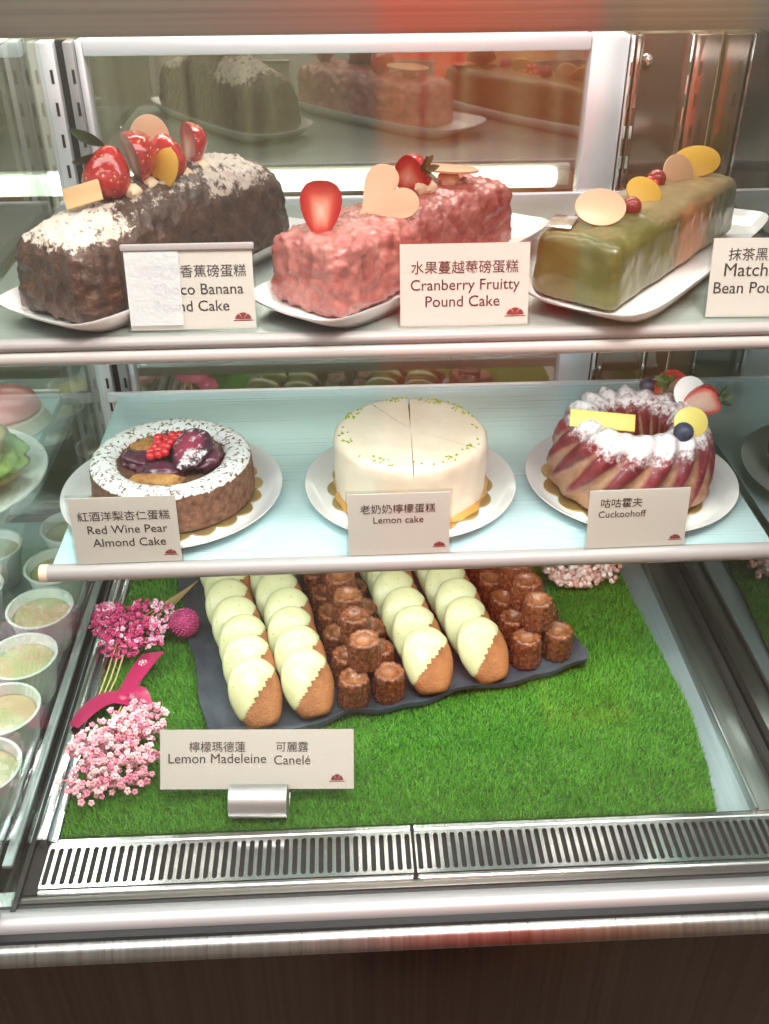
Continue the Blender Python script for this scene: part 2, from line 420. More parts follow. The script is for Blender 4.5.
# air grille: slotted plate, one cell per slot
def slots(xa, xb, pitch, ya, yb, z, th):
    mb = MB(); n = int((xb - xa) / pitch); pitch = (xb - xa) / n
    for i in range(n):
        cx = xa + (i + .5) * pitch; hw = pitch / 2; r = pitch * .29; cy = (ya + yb) / 2; hh = (yb - ya) / 2; sl = hh - .0035 - r
        inner = []; outer = []
        for k in range(16):
            a = 2 * pi * (k + .5) / 16
            ix = r * cos(a); iy = r * sin(a) + (sl if sin(a) > 0 else -sl); inner.append((cx + ix, cy + iy))
            k_ = min(hw / max(abs(cos(a)), 1e-6), (hh - sl) / max(abs(sin(a)), 1e-6))
            outer.append((cx + cos(a) * k_, cy + sin(a) * k_ + (sl if sin(a) > 0 else -sl)))
        top = [(x, y, z) for x, y in outer] + [(x, y, z) for x, y in inner] + [(x, y, z - th) for x, y in inner] + [(x, y, z - th) for x, y in outer]
        fs = []
        for k in range(16):
            j = (k + 1) % 16
            fs += [(k, j, 16 + j, 16 + k), (16 + k, 16 + j, 32 + j, 32 + k)]
        mb.add(top, fs)
    mb.box(((xa + xb) / 2, ya - .003, z - .004), (xb - xa, .006, .008), .002); mb.box(((xa + xb) / 2, yb + .0035, z - .003), (xb - xa, .008, .0075), .002)
    return mb
g1 = slots(-.290, .0495, .0079, .5515, .598, ZD + .004, .003).obj('air_grille', M['steel_bright'], case, smooth=False)
g2 = slots(.0525, .413, .0079, .5515, .598, ZD + .004, .003).obj('air_grille', M['steel_bright'], case, smooth=False)
cbox('air_duct', ((XL + XR) / 2, .575, ZD - .016), (XR - XL - .002, .052, .03), M['black'])
# metal side channels and gaskets at the feet of the side panes
mb = MB()
mb.box((-.298, .855, ZD + .004), (.010, .51, .014), .002); mb.box((-.2865, .855, ZD + .002), (.007, .51, .010), .002)
mb.obj('side_channel', M['steel_bright'], case)
mb = MB(); mb.box((.400, .875, ZD + .002), (.026, .545, .010), .001); mb.box((.3855, .875, ZD + .004), (.004, .545, .014), .001)
mb.obj('side_channel', M['gunmetal'], case)
cbox('side_gasket', (-.3065, .84, ZD + .001), (.0045, .62, .006), M['gasket'])
cbox('side_gasket', (.4165, .84, ZD + .006), (.007, .63, .02), M['gasket'])
# panes
cbox('side_glass', (-.3145, .84, ZD + .31), (.005, .61, .64), M['side_glass'])
cbox('side_glass', (.4245, .84, ZD + .31), (.005, .61, .64), M['mirror_glass'])
cbox('front_glass', ((X0 + X1) / 2, YG - .004, ZD + .40), (X1 - X0, .006, .80), M['front_glass'])
cbox('corner_post', (-.345, .522, ZD + .35), (.058, .018, .75), M['post'], .004)
# header canopy
cbox('header', ((X0 + X1) / 2, .80, EYE - .02), (X1 - X0, .20, .146), M['header'], .002)
# back: sliding door (frame, glass), uprights with slots
zt0, zb0 = EYE - .155, ZD
H_ = zt0 - zb0
def back_frame():
    mb = MB()
    mb.box((.3005, YB + .01, (zt0 + zb0) / 2), (.043, .024, H_), .004)
    mb.box((.0045, YB + .01, zt0 - .0075), (.549, .024, .017), .003)
    mb.box((.0045, YB + .01, zb0 + .012), (.549, .024, .024), .003)
    mb.box((-.2735, YB + .01, (zt0 + zb0) / 2), (.008, .024, H_), .002)
    return mb
back_frame().obj('door_frame', M['alu'], case)
cbox('door_glass', (.005, YB + .012, (zt0 + zb0) / 2), (.55, .005, H_ - .02), M['back_glass'])
def upright(xc, w, slotx):
    mb = MB(); mb.box((xc, YB, (zt0 + zb0) / 2), (w, .02, H_), .002, mi=0)
    z = zb0 + .02
    while z < zt0 - .02:
        mb.box((slotx, YB - .0101, z), (.003, .0012, .014), 0, mi=1); z += .033
    return mb
upright(-.3075, .019, -.304).obj('upright', [M['alu'], M['black']], case)
cbox('upright_gap', (-.293, YB + .006, (zt0 + zb0) / 2), (.010, .01, H_), M['gasket'])
upright(-.283, .011, -.281).obj('upright', [M['alu_warm'], M['black']], case)
upright(.3235, .003, .3235).obj('upright', [M['steel_bright'], M['steel_bright']], case)
cbox('end_panel', (.356, YB + .006, (zt0 + zb0) / 2), (.064, .012, H_), M['mirror_dark'])
upright(.331, .008, .331).obj('upright', [M['mirror_dark'], M['steel_bright']], case)
upright(.3885, .0035, .3885).obj('upright', [M['steel_bright'], M['steel_bright']], case)
upright(.406, .028, .40).obj('upright', [M['mirror_dark'], M['mirror_dark']], case)
# a glass knob on the end panel
MB().lathe([(.0001, 0), (.005, 0), (.006, .003), (.004, .006), (.0001, .007)], 16, M4=Matrix.Translation((.343, YB - .0005, EYE - .181)) @ Matrix.Rotation(pi / 2, 4, 'X')).obj('screw', M['steel_bright'], case)

# ---- shelves
def shelf(name, label, z, xa, xb, yf, yb, mt, tall, mid):
    o = thing(name, label, 'shelf', (0, (yf + yb) / 2, z))
    cy = -(yf + yb) / 2
    MB().box(((xa + xb) / 2, 0, -.006), (xb - xa, yb - yf, .012), .002).obj('panel', mt, o)
    if mid:
        MB().tube([(xa - .001, yf + cy - .006, -.0018), (xb, yf + cy - .006, -.0018)], .0085, 20).obj('price_rail', M['rail'], o)
        MB().tube([(xa - .008, yf + cy - .006, -.0018), (xa - .0005, yf + cy - .006, -.0018)], .0088, 20).obj('end_cap', M['rail_end'], o)
    else:
        r = MB(); r.box(((xa + xb) / 2, yf + cy - .004, -.0042), (xb - xa, .012, .0095), .005, 3)
        r.obj('price_rail', M['rail'], o)
        MB().box(((xa + xb) / 2, yf + cy - .007, -.0148), (xb - xa, .010, .0112), .005, 3).obj('rail_lip', M['rail_lip'], o)
    ex = .016 if mid else 0
    MB().box(((xa + xb) / 2 - ex / 2, yb + cy + .002, -.0035), (xb - xa + ex, .008, .014), .003).obj('back_lip', M['alu'], o)
    return o
shelf('display_shelf', 'steel upper shelf carrying the three loaf cakes, with a grey rail', ZT, XL + .006, XR - .004, .722, 1.085, M['shelf_top'], True, False)
shelf('display_shelf', 'pale teal steel middle shelf carrying the three round cakes', ZM, -.287, XR - .004, .757, 1.120, M['shelf_mid'], False, True)

# ------------------------------------------------------------------ name cards
def text_mesh(body, width, ext=.00015):
    cu = bpy.data.curves.new('t', 'FONT'); cu.body = body; cu.size = .02; cu.extrude = ext; cu.resolution_u = 3; cu.align_x = 'LEFT'
    tmp = bpy.data.objects.new('t', cu); COL.objects.link(tmp)
    dg = bpy.context.evaluated_depsgraph_get(); me = bpy.data.meshes.new_from_object(tmp.evaluated_get(dg))
    vs = [v.co.copy() for v in me.vertices]; fs = [tuple(p.vertices) for p in me.polygons]
    bpy.data.objects.remove(tmp); bpy.data.meshes.remove(me); bpy.data.curves.remove(cu)
    x0 = min(v.x for v in vs); x1 = max(v.x for v in vs); k = width / (x1 - x0)
    return [Vector(((v.x - (x0 + x1) / 2) * k, v.y * k, v.z)) for v in vs], fs

def name_card(label, loc, w, h, lean, rz, lines, foot=True, glare_patch=False, logo=(.40, .11), base_up=0., lsize=.011):
    o = thing('name_card', label, 'sign', loc, rad(rz), 'name cards in front of the cakes')
    # card plane: x right, y up the card, z towards the viewer
    F4 = Matrix.Translation((0, 0, base_up)) @ Matrix.Rotation(pi / 2 - rad(lean), 4, 'X')
    MB().box((0, h / 2, 0), (w, h, .0008), M4=F4).obj('card', M['card'], o)
    tx = MB()
    for body, cx, by, tw in lines:
        vs, fs = text_mesh(body, tw); tx.add([v + Vector((cx, by, .00065)) for v in vs], fs, M4=F4)
    tx.obj('lettering', M['ink'], o, smooth=False)
    lg = MB(); lx, ly = logo[0] * w, logo[1] * h; R = lsize / 2
    for a0, a1, s in ((4, 58, 1), (64, 116, 1.02), (122, 176, 1)):
        pts = [(lx, ly + .0004)] + [(lx + R * s * cos(rad(a0 + (a1 - a0) * i / 8)), ly + .0004 + R * .8 * s * sin(rad(a0 + (a1 - a0) * i / 8))) for i in range(9)]
        lg.prism(pts, .0005, .0007, M4=F4)
    lg.prism([(lx - R * 1.2, ly - .0008), (lx + R * 1.2, ly - .0008), (lx + R * 1.2, ly - .0001), (lx - R * 1.2, ly - .0001)], .0005, .0007, M4=F4)
    lg.obj('emblem', M['maroon_ink'], o, smooth=False)
    hd = MB()
    hd.box((0, h / 2 + .001, .0018), (w + .004, h + .004, .0009), M4=F4)
    hd.box((0, h / 2 + .001, -.0014), (w + .004, h + .004, .0009), M4=F4)
    if foot: hd.box((0, .022, .0008), (w + .004, .05, .0012))
    hd.obj('acrylic_holder', M['acrylic'], o, smooth=False)
    if glare_patch:
        mb = MB(); mb.box((-w * .285, h * .52, .0030), (w * .42, h * .90, .0005), M4=F4); mb.obj('glare_patch', M['glare_patch'], o)
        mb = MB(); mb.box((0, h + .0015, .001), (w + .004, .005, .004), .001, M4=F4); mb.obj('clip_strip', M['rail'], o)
    return o
m = M['glare_patch'] = mat('painted glare', (.80, .86, .90), .25); t = NT(m)  # glare on the card, painted as a translucent white patch
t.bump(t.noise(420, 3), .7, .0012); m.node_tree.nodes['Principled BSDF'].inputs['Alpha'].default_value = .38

name_card('card reading Pound Cake under a painted glare patch, before the chocolate loaf', (-.1185, .7285, ZT + .0015), .0985, .0625, 12, 0,
          [('巧克力香蕉磅蛋糕', .003, .0415, .082), ('Choco Banana', .006, .0275, .070), ('Pound Cake', .0, .0145, .058)], glare_patch=True, lsize=.013)
name_card('card reading Cranberry Fruitty Pound Cake before the pink loaf', (.0965, .7262, ZT + .001), .102, .0635, 12, 0,
          [('水果蔓越莓磅蛋糕', 0, .0415, .0845), ('Cranberry Fruitty', .0005, .0280, .0865), ('Pound Cake', -.0015, .0150, .059)], lsize=.014)
name_card('card reading Matcha Bean Pound Cake, cut by the picture edge', (.344, .7295, ZT + .001), .100, .062, 12, -2,
          [('抹茶黑豆磅蛋糕', .000, .0455, .074), ('Matcha Black', .000, .0325, .078), ('Bean Pound Cake', .0, .0190, .092)], lsize=.013)
name_card('card reading Red Wine Pear Almond Cake before the sugared flat cake', (-.2095, .7525, ZM + .0072), .0985, .0685, 8, .5,
          [('紅酒洋梨杏仁蛋糕', 0, .0455, .085), ('Red Wine Pear', .002, .0315, .074), ('Almond Cake', .002, .0178, .068)], foot=False)
name_card('card reading Lemon cake in front of the cream white round cake', (.0470, .7525, ZM + .0072), .0965, .0640, 8, .3,
          [('老奶奶檸檬蛋糕', -.001, .0445, .071), ('Lemon cake', -.0005, .0335, .0475)], foot=False)
name_card('card reading Cuckoohoff in front of the berry bundt cake', (.2760, .7525, ZM + .0072), .0965, .0605, 9, 1,
          [('咕咕霍夫', -.017, .0435, .040), ('Cuckoohoff', -.0155, .0325, .046)], foot=False)

# the wide card on its steel stand down on the turf
o = thing('name_card', 'wide card reading Lemon Madeleine and Canelé on a steel foot', 'sign', (-.0965, .627, ZD + .0085), rad(-2.6), 'name cards in front of the cakes')
F4 = Matrix.Translation((0, .006, .022)) @ Matrix.Rotation(pi / 2 - rad(34), 4, 'X')
MB().box((0, .0285, 0), (.186, .057, .0008), M4=F4).obj('card', M['card'], o)
tx = MB()
for body, cx, by, tw in [('檸檬瑪德蓮', -.038, .0365, .054), ('Lemon Madeleine', -.038, .0250, .094), ('可麗露', .034, .0365, .031), ('Canelé', .034, .0235, .035)]:
    vs, fs = text_mesh(body, tw); tx.add([v + Vector((cx, by, .00065)) for v in vs], fs, M4=F4)
tx.obj('lettering', M['ink'], o, smooth=False)
lg = MB()
for a0, a1 in ((4, 58), (64, 116), (122, 176)):
    pts = [(.077, .008)] + [(.077 + .006 * cos(rad(a0 + (a1 - a0) * i / 8)), .008 + .006 * sin(rad(a0 + (a1 - a0) * i / 8))) for i in range(9)]
    lg.prism(pts, .0005, .0007, M4=F4)
lg.prism([(.0695, .0068), (.0845, .0068), (.0845, .0076), (.0695, .0076)], .0005, .0007, M4=F4)
lg.obj('emblem', M['maroon_ink'], o, smooth=False)
hd = MB(); hd.box((0, .0285, .0014), (.19, .061, .0009), M4=F4); hd.box((0, .0285, -.0012), (.19, .061, .0009), M4=F4); hd.obj('acrylic_holder', M['acrylic'], o, smooth=False)
st = MB()
pr = [(-.004 + .0150 * cos(rad(a)), .0165 + .0165 * sin(rad(a))) for a in range(0, 360, 12)]
n = len(pr)
st.add([(-.025, y, z) for y, z in pr] + [(.030, y, z) for y, z in pr], [(i, (i + 1) % n, n + (i + 1) % n, n + i) for i in range(n)] + [tuple(range(n - 1, -1, -1)), tuple(range(n, 2 * n))])
st.box((.0025, .004, .0005), (.055, .03, .0012))
st.obj('stand', M['stand'], o)

# ------------------------------------------------------------------ plates
def rect_plate(label, c, ang, L, W):
    vs = []; fs = []; rings = [(.0, 0), (.35, 0), (.70, 0), (.80, .0002), (.88, .0005), (.92, .003), (.965, .0075), (1., .0112)]; n = 72
    def rr(a, s):
        # rounded rectangle outline
        ca, sa = cos(a), sin(a); e = 7
        k = (abs(ca) ** e + abs(sa) ** e) ** (-1 / e)
        return ca * k * L / 2 * s, sa * k * W / 2 * s, (k - 1) / .41
    for s, z in rings:
        for j in range(n):
            # denser near the corners
            a = 2 * pi * j / n; x, y, cr = rr(a, max(s, .001)); vs.append((x, y, .005 + z + .004 * cr * max(0, (s - .89) / .11)))
    nr = len(rings)
    for (s, z) in [(1.0, .0105), (.93, .004), (.82, -.004), (.001, -.004)]:
        for j in range(n):
            a = 2 * pi * j / n; x, y, cr = rr(a, s); vs.append((x, y, .004 + z + .004 * cr * max(0, (s - .89) / .11)))
    tot = nr + 4
    for i in range(tot - 1):
        for j in range(n): fs.append((i * n + j, i * n + (j + 1) % n, (i + 1) * n + (j + 1) % n, (i + 1) * n + j)[::-1])
    o = MB().add(vs, fs).obj('serving_plate', M['china'], None, angle=60)
    o.location = (c[0], c[1], ZT + .0005); o.rotation_euler = (0, 0, rad(ang))
    return tag(o, label, 'plate', 'rectangular plates on the upper shelf')
PC, PP, PM_ = (-.1555, .848), (.052, .838), (.269, .848)
rect_plate('white rectangular plate under the dark chocolate loaf', (-.1540, .851), 55.4, .308, .116)
rect_plate('white rectangular plate under the pink cranberry loaf', (.064, .846), 47.8, .330, .108)
rect_plate('white rectangular plate under the green matcha loaf', (.2850, .8495), 51.5, .330, .118)

def round_plate(label, c, R):
    prof = [(.0001, .004), (R * .55, .004), (R * .80, .0040), (R * .86, .0048), (R * .92, .0085), (R * .975, .0125), (R, .0140), (R * 1.003, .0132), (R * .97, .0100), (R * .84, .001), (R * .80, .0), (R * .72, 0), (R * .70, .001), (.0001, .001)]
    o = MB().lathe(prof[::-1], 96).obj('dinner_plate', M['china'], None, angle=60)
    o.location = (c[0], c[1], ZM + .0005)
    return tag(o, label, 'plate', 'round plates on the middle shelf')
CW, CL, CK = (-.183, .879), (.066, .876), (.300, .876)
round_plate('white round plate under the sugared red wine pear cake', (-.185, .877), .1150)
round_plate('white round plate under the cream white lemon cake', (.066, .8755), .1115)
round_plate('white round plate under the berry bundt cake', (.3025, .8745), .1115)

def cake_board(label, c, z, R, n, ph=0):
    out = []
    for j in range(n * 12):
        a = 2 * pi * j / (n * 12); k = abs(sin(n * (a + ph) / 2)) ** .7
        out.append((R * (.90 + .10 * k) * cos(a), R * (.90 + .10 * k) * sin(a)))
    o = MB().prism(out, 0, .0014).obj('cake_board', M['board'], None, smooth=False)
    o.location = (c[0], c[1], z)
    return tag(o, label, 'cake board', 'gold cake boards')
zb = ZM + .0048
cake_board('gold scalloped board under the sugared red wine pear cake', CW, zb, .0925, 20)
cake_board('gold scalloped board under the cream white lemon cake', CL, zb, .0885, 16, .2)
cake_board('gold scalloped board under the berry bundt cake', (CK[0] - .003, CK[1]), zb, .0890, 14, .1)

# ------------------------------------------------------------------ fruit and decorations
def strawberry(parent, loc, size, rot, half=False, pale=False, calyx=False, fat=1.):
    """tip along -z, cut face towards -y when halved"""
    prof = [(.0, 1.0), (.20, .99), (.36, .93), (.47, .80), (.50, .66), (.47, .48), (.39, .30), (.27, .14), (.13, .03), (.0, 0)]
    mb = MB(); n = 28; vs = []; fs = []
    A = pi if half else 2 * pi; cols = n + 1 if half else n
    pts = []
    for i in range(len(prof) - 1):
        for k in range(3):
            f = k / 3; pts.append((prof[i][0] * (1 - f) + prof[i + 1][0] * f, prof[i][1] * (1 - f) + prof[i + 1][1] * f))
    pts.append(prof[-1])
    for r, z in pts:
        for j in range(cols):
            a = A * j / n; vs.append((max(r, .004) * fat * cos(a), max(r, .004) * fat * sin(a), z - .5))
    for i in range(len(pts) - 1):
        for j in range(n): fs.append((i * cols + j, (i + 1) * cols + j, (i + 1) * cols + (j + 1) % cols, i * cols + (j + 1) % cols))
    mb.add([Vector(v) * size for v in vs], fs)
    if half:
        fv = []; ff = []; at = []; K = 9
        for r, z in pts:
            for k in range(K):
                u = -1 + 2 * k / (K - 1); fv.append((max(r, .004) * fat * u, -.002, z - .5))
                at.append(max(abs(u) * .98 if r > .05 else 1, min(1, abs(z - .45) * 1.7)))
        for i in range(len(pts) - 1):
            for k in range(K - 1): ff.append((i * K + k, (i + 1) * K + k, (i + 1) * K + k + 1, i * K + k + 1))
        mb.add([Vector(v) * size for v in fv], ff, mi=1, rim=at)
    o = mb.obj('strawberry', [M['berry'], M['berry_cut_pale'] if pale else M['berry_cut']], parent, loc=loc, rot=tuple(rad(a) for a in rot), angle=60)
    if calyx:
        cm = MB()
        for k in range(6):
            a = 2 * pi * k / 6; lf = leaf_geo(size * .40, size * .17, .35)
            cm.add(lf[0], lf[1], M4=Matrix.Translation((0, 0, size * .5)) @ Matrix.Rotation(a, 4, 'Z') @ Matrix.Rotation(-.35 - .3 * (k % 2), 4, 'Y'))
        cm.tube([(0, 0, size * .48), (.001, 0, size * .62)], size * .04, 6)
        cm.obj('calyx', M['leaf'], o)
    return o

def leaf_geo(L, W, curl=.3):
    vs = []; fs = []; n = 8
    for i in range(n + 1):
        t = i / n; w = W * sin(pi * min(1, t * .97 + .03)) ** .8; x = L * t; z = curl * L * t * t
        vs += [(x, -w / 2, z + .1 * w), (x, 0, z), (x, w / 2, z + .1 * w)]
    k = len(vs); vs += [(a, b, c - .0006) for a, b, c in vs]
    for i in range(n):
        for j in range(2):
            q = (i * 3 + j, (i + 1) * 3 + j, (i + 1) * 3 + j + 1, i * 3 + j + 1); fs += [q[::-1], tuple(p + k for p in q)]
    return vs, fs

def disc(parent, loc, rx, ry, rot, mt, name='chocolate_disc', th=.0022):
    out = [(rx * cos(2 * pi * i / 40), ry * sin(2 * pi * i / 40)) for i in range(40)]
    return MB().prism(out, -th / 2, th / 2, .0006).obj(name, mt, parent, loc=loc, rot=tuple(rad(a) for a in rot))

def plaque(parent, loc, w, h, rot, mt, th=.0022):
    return MB().box((0, 0, 0), (w, h, th), .0005).obj('chocolate_plaque', mt, parent, loc=loc, rot=tuple(rad(a) for a in rot))

def dab(parent, loc, r):
    b = MB()
    vs, fs = [], []
    b.lathe([(.0001, -r * .5), (r * .8, -r * .45), (r, 0), (r * .9, r * .35), (r * .5, r * .7), (.0001, r * .8)], 16, rf=lambda a, z: 1 + .12 * sin(5 * a + z * 300))
    return b.obj('cream_dab', M['cream'], parent, loc=loc)

# ------------------------------------------------------------------ upper shelf cakes
zc = ZT + .0070
# --- chocolate loaf
choc = thing('loaf_cake', 'dark chocolate loaf cake dusted with sugar, topped with whole strawberries', 'cake', (PC[0], PC[1], zc), rad(55.7), 'loaf cakes on the upper shelf')
def choc_post(q, d):
    q.z += .010 * math.exp(-((q.x - .045) / .09) ** 2) * (q.z / .07) * max(0, 1 - (q.y / .045) ** 2); return q
vs, fs = loaf(.262, .084, .058, .013, dome=.020, taper=.10, amp=.0026, freq=120, seed=3, res=.0024, post=choc_post)
sug = []
for v in vs:
    up = max(0, min(1, (v.z - .050 + .35 * abs(v.y) * 0) / .012))
    near = math.exp(-((v.x + .100) / .042) ** 4); far = math.exp(-((v.x - .072) / .052) ** 4)
    ridge = .55 if v.x > -.06 and v.x < .02 and v.y < -.012 and v.y > -.030 else 0
    s = max(near, far * .95, ridge) * up * (.92 - .25 * (abs(v.y) / .042) ** 4)
    sug.append(s)
MB().add(vs, fs, sugar=sug).obj('cake_body', M['choc'], choc, angle=0)
# facing rotations: the loaf is turned by 55.7 deg, so -55.7 about z makes a piece face the viewer
A = -55.7
strawberry(choc, (-.049, .003, .0965), .042, (158, 8, A - 20), fat=.92)
strawberry(choc, (-.021, .002, .1005), .042, (10, 8, A - 62), half=True)
strawberry(choc, (.013, -.003, .0965), .038, (158, -10, A), fat=.86)
strawberry(choc, (.042, -.002, .0985), .039, (-4, 10, A - 60), half=True, fat=.85)
for p in ((-.040, -.012, .081), (-.016, -.008, .0805), (-.002, .004, .081), (.022, -.012, .081), (.044, -.012, .082)): dab(choc, p, .0082)
disc(choc, (.016, .016, .1085), .0170, .0190, (80, 0, A), M['choc_cream'])
disc(choc, (-.003, -.016, .0915), .0112, .0168, (72, 12, A - 20), M['choc_yellow'])
plaque(choc, (-.081, .000, .0870), .030, .017, (52, -14, A + 4), M['choc_tan'])
lm = MB()
for (p, az, el) in (((-.042, .010, .115), 150, 20), ((-.044, .010, .108), 175, -12)):
    g, f = leaf_geo(.028, .015, .25); lm.add(g, f, M4=Matrix.Translation(p) @ Matrix.Rotation(rad(az), 4, 'Z') @ Matrix.Rotation(-rad(el), 4, 'Y') @ Matrix.Rotation(rad(40), 4, 'X'))
lm.obj('leaf', M['leaf'], choc)

# --- cranberry loaf
pink = thing('loaf_cake', 'pink glazed cranberry loaf cake with a heart plaque and cut strawberries', 'cake', (PP[0], PP[1], zc), rad(47.3), 'loaf cakes on the upper shelf')
vs, fs = loaf(.246, .076, .056, .010, dome=.006, taper=.05, amp=.0030, freq=105, seed=11, res=.0021)
MB().add(vs, fs).obj('cake_body', M['pink'], pink, angle=0)
A = -47.3
strawberry(pink, (-.0985, .000, .0770), .042, (-8, 4, A + 8), half=True, fat=.80)
heart = []
for i in range(48):
    a = 2 * pi * i / 48; hx = .00172 * 16 * sin(a) ** 3; hy = .00172 * (13 * cos(a) - 5 * cos(2 * a) - 2 * cos(3 * a) - cos(4 * a)) + .002
    ca, sa = cos(rad(-52)), sin(rad(-52)); heart.append((hx * ca - hy * sa, hx * sa + hy * ca))
MB().prism(heart, -.0013, .0013, .0006).obj('chocolate_heart', M['choc_cream'], pink, loc=(-.031, -.008, .0725), rot=(rad(46), 0, rad(A - 4)))
strawberry(pink, (.024, .010, .0745), .036, (22, 58, A - 20), half=True, calyx=True)
dab(pink, (.032, -.002, .066), .010)
disc(pink, (.074, .006, .0725), .0290, .0185, (-4, 4, A), M['choc_cream'])
dab(pink, (.073, .004, .0645), .010)

# --- matcha loaf
mat_c = thing('loaf_cake', 'olive green matcha loaf cake topped with oval chocolate discs', 'cake', (PM_[0], PM_[1], zc), rad(50), 'loaf cakes on the upper shelf')
vs, fs = loaf(.258, .076, .053, .009, dome=.005, taper=.025, amp=.0012, freq=45, seed=21, res=.0028)
crumb = []; redm = []
for v in vs:
    up = max(0, min(1, (v.z - .046) / .006)); crumb.append(up * max(0, min(1, (v.x + .085) / .06)) * .9 + (.35 if v.y < -.03 and v.x > 0 else 0))
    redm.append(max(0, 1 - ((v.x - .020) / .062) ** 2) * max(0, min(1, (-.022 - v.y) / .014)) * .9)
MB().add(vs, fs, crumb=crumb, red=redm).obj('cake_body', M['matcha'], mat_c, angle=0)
A = -50
disc(mat_c, (-.084, .004, .0680), .0215, .0165, (46, 0, A + 4), M['choc_cream'])
disc(mat_c, (-.009, .000, .0640), .0165, .0145, (46, 10, A + 8), M['choc_yellow'])
disc(mat_c, (.074, .004, .0625), .0165, .0170, (60, 24, A + 8), M['choc_cream'])
disc(mat_c, (.105, .000, .0670), .0225, .0155, (50, -6, A - 2), M['choc_yellow'])
for p, r in (((-.045, -.006, .0610), .0085), ((.045, .012, .062), .0085)): MB().ball((0, 0, 0), r, 3).obj('berry', M['raspberry'], mat_c, loc=p)
rb = MB()
for k in range(14): rb.ball((random.uniform(-.012, .012), random.uniform(-.006, .006), random.uniform(0, .010)), .0042, 2)
rb.obj('raspberry', M['currant'], mat_c, loc=(.020, .010, .056))
MB().box((0, 0, 0), (.03, .02, .001), .0003).obj('foil_label', M['silver'], mat_c, loc=(-.105, .026, .0575), rot=(0, rad(-3), rad(15)))

# ------------------------------------------------------------------ middle shelf cakes
zk = zb + .0015
# --- red wine pear almond cake
rw = thing('round_cake', 'flat brown almond cake with sugared rim and wine red pear centre', 'cake', (CW[0], CW[1], zk), 0, 'round cakes on the middle shelf')
R = .0835; prof = []; ni = 46
prof += [(.0001, .0)] + [(R * .5, 0), (R * .97, 0), (R, .002), (R * 1.005, .012), (R * 1.0, .024), (R * .995, .036), (R * .98, .0420), (R * .93, .0455), (R * .85, .0470), (R * .76, .0460), (R * .68, .0425), (R * .62, .036), (R * .55, .032), (R * .35, .031), (R * .15, .031), (.0001, .031)]
def refine(prof, step):
    out = [prof[0]]
    for a, b in zip(prof, prof[1:]):
        k = max(1, int(math.hypot(b[0] - a[0], b[1] - a[1]) / step))
        out += [(a[0] + (b[0] - a[0]) * i / k, a[1] + (b[1] - a[1]) * i / k) for i in range(1, k + 1)]
    return out
mb = MB(); mb.lathe(refine(prof, .0025), 150)
vs = []; sug = []
for v in mb.v:
    v = Vector(v); r = math.hypot(v.x, v.y); nrm = fbm(v, 110, 3) * .0011
    if v.z > .001: v = v + Vector((v.x / max(r, .001), v.y / max(r, .001), 0)) * nrm * (1 if v.z < .039 else .2) + Vector((0, 0, nrm * .8 if v.z > .036 else 0))
    vs.append(v)
    sug.append(max(0, min(1, (v.z - .0375) / .004)) * (1 if r > R * .60 else .1) * .57)
mb.v = [tuple(v) for v in vs]; mb.a['sugar'] = sug
mb.obj('cake_body', M['almond'], rw, angle=0)
def lump(name, c, s, mt, seed, parent, amp=.25, rot=(0, 0, 0), sub=4, attr=None):
    b = MB(); b.ball((0, 0, 0), 1, sub); vs = []
    for v in b.v:
        v = Vector(v); v *= 1 + amp * fbm(v + Vector((seed, seed, 0)), 1.6, 3); vs.append((v.x * s[0], v.y * s[1], v.z * s[2]))
    b.v = vs
    return b.obj(name, mt, parent, loc=c, rot=tuple(rad(a) for a in rot), angle=0)
lump('sponge_piece', (-.012, -.034, .034), (.028, .012, .007), M['sponge'], 1, rw)
lump('sponge_piece', (-.030, .028, .036), (.017, .015, .009), M['sponge'], 2, rw)
lump('sponge_piece', (.022, .036, .034), (.022, .011, .007), M['sponge'], 3, rw)
lump('pear_slice', (-.030, .004, .0365), (.025, .016, .009), M['pear'], 4, rw)
lump('pear_slice', (-.008, -.018, .036), (.026, .013, .009), M['pear'], 5, rw)
lump('pear_slice', (.036, .000, .040), (.017, .024, .013), M['pear'], 6, rw)
lump('pear_slice', (-.006, .032, .041), (.016, .013, .011), M['pear'], 7, rw)
# one big sugared slice lying on top
mb = MB(); vs = []; fs = []; rim = []; nn = 40; rg = [0, .3, .6, .8, .93, 1.0]
for s in rg:
    for j in range(nn):
        a = 2 * pi * j / nn; k = 1 + .10 * cos(2 * a + .6) + .05 * sin(3 * a)
        vs.append((.021 * s * k * cos(a), .0285 * s * k * sin(a), .004 - .004 * s ** 6)); rim.append(s)
for s in (.97, .6, 0):
    for j in range(nn):
        a = 2 * pi * j / nn; k = 1 + .10 * cos(2 * a + .6) + .05 * sin(3 * a); vs.append((.021 * s * k * cos(a), .0285 * s * k * sin(a), -.005)); rim.append(1)
for i in range(len(rg) + 2):
    for j in range(nn): fs.append((i * nn + j, (i + 1) * nn + j, (i + 1) * nn + (j + 1) % nn, i * nn + (j + 1) % nn))
mb.add(vs, fs, rim=rim).obj('sugared_pear_slice', M['pear_cut'], rw, loc=(.022, -.006, .0555), rot=(rad(26), rad(-10), rad(-30)))
cur = [(-.014, .026), (-.004, .030), (.004, .027), (-.017, .017), (-.008, .019), (.001, .020), (-.019, .008), (-.011, .009), (-.003, .012), (-.022, -.001), (-.014, -.001), (-.006, .003), (-.021, -.010), (-.013, -.010), (-.018, .022), (.009, .022), (-.007, -.006)]
for i, (x, y) in enumerate(cur):
    MB().ball((0, 0, 0), .0050, 2).obj('currant', M['currant'], rw, loc=(x + .003, y - .001, .0500 + .0015 * (i % 3)))

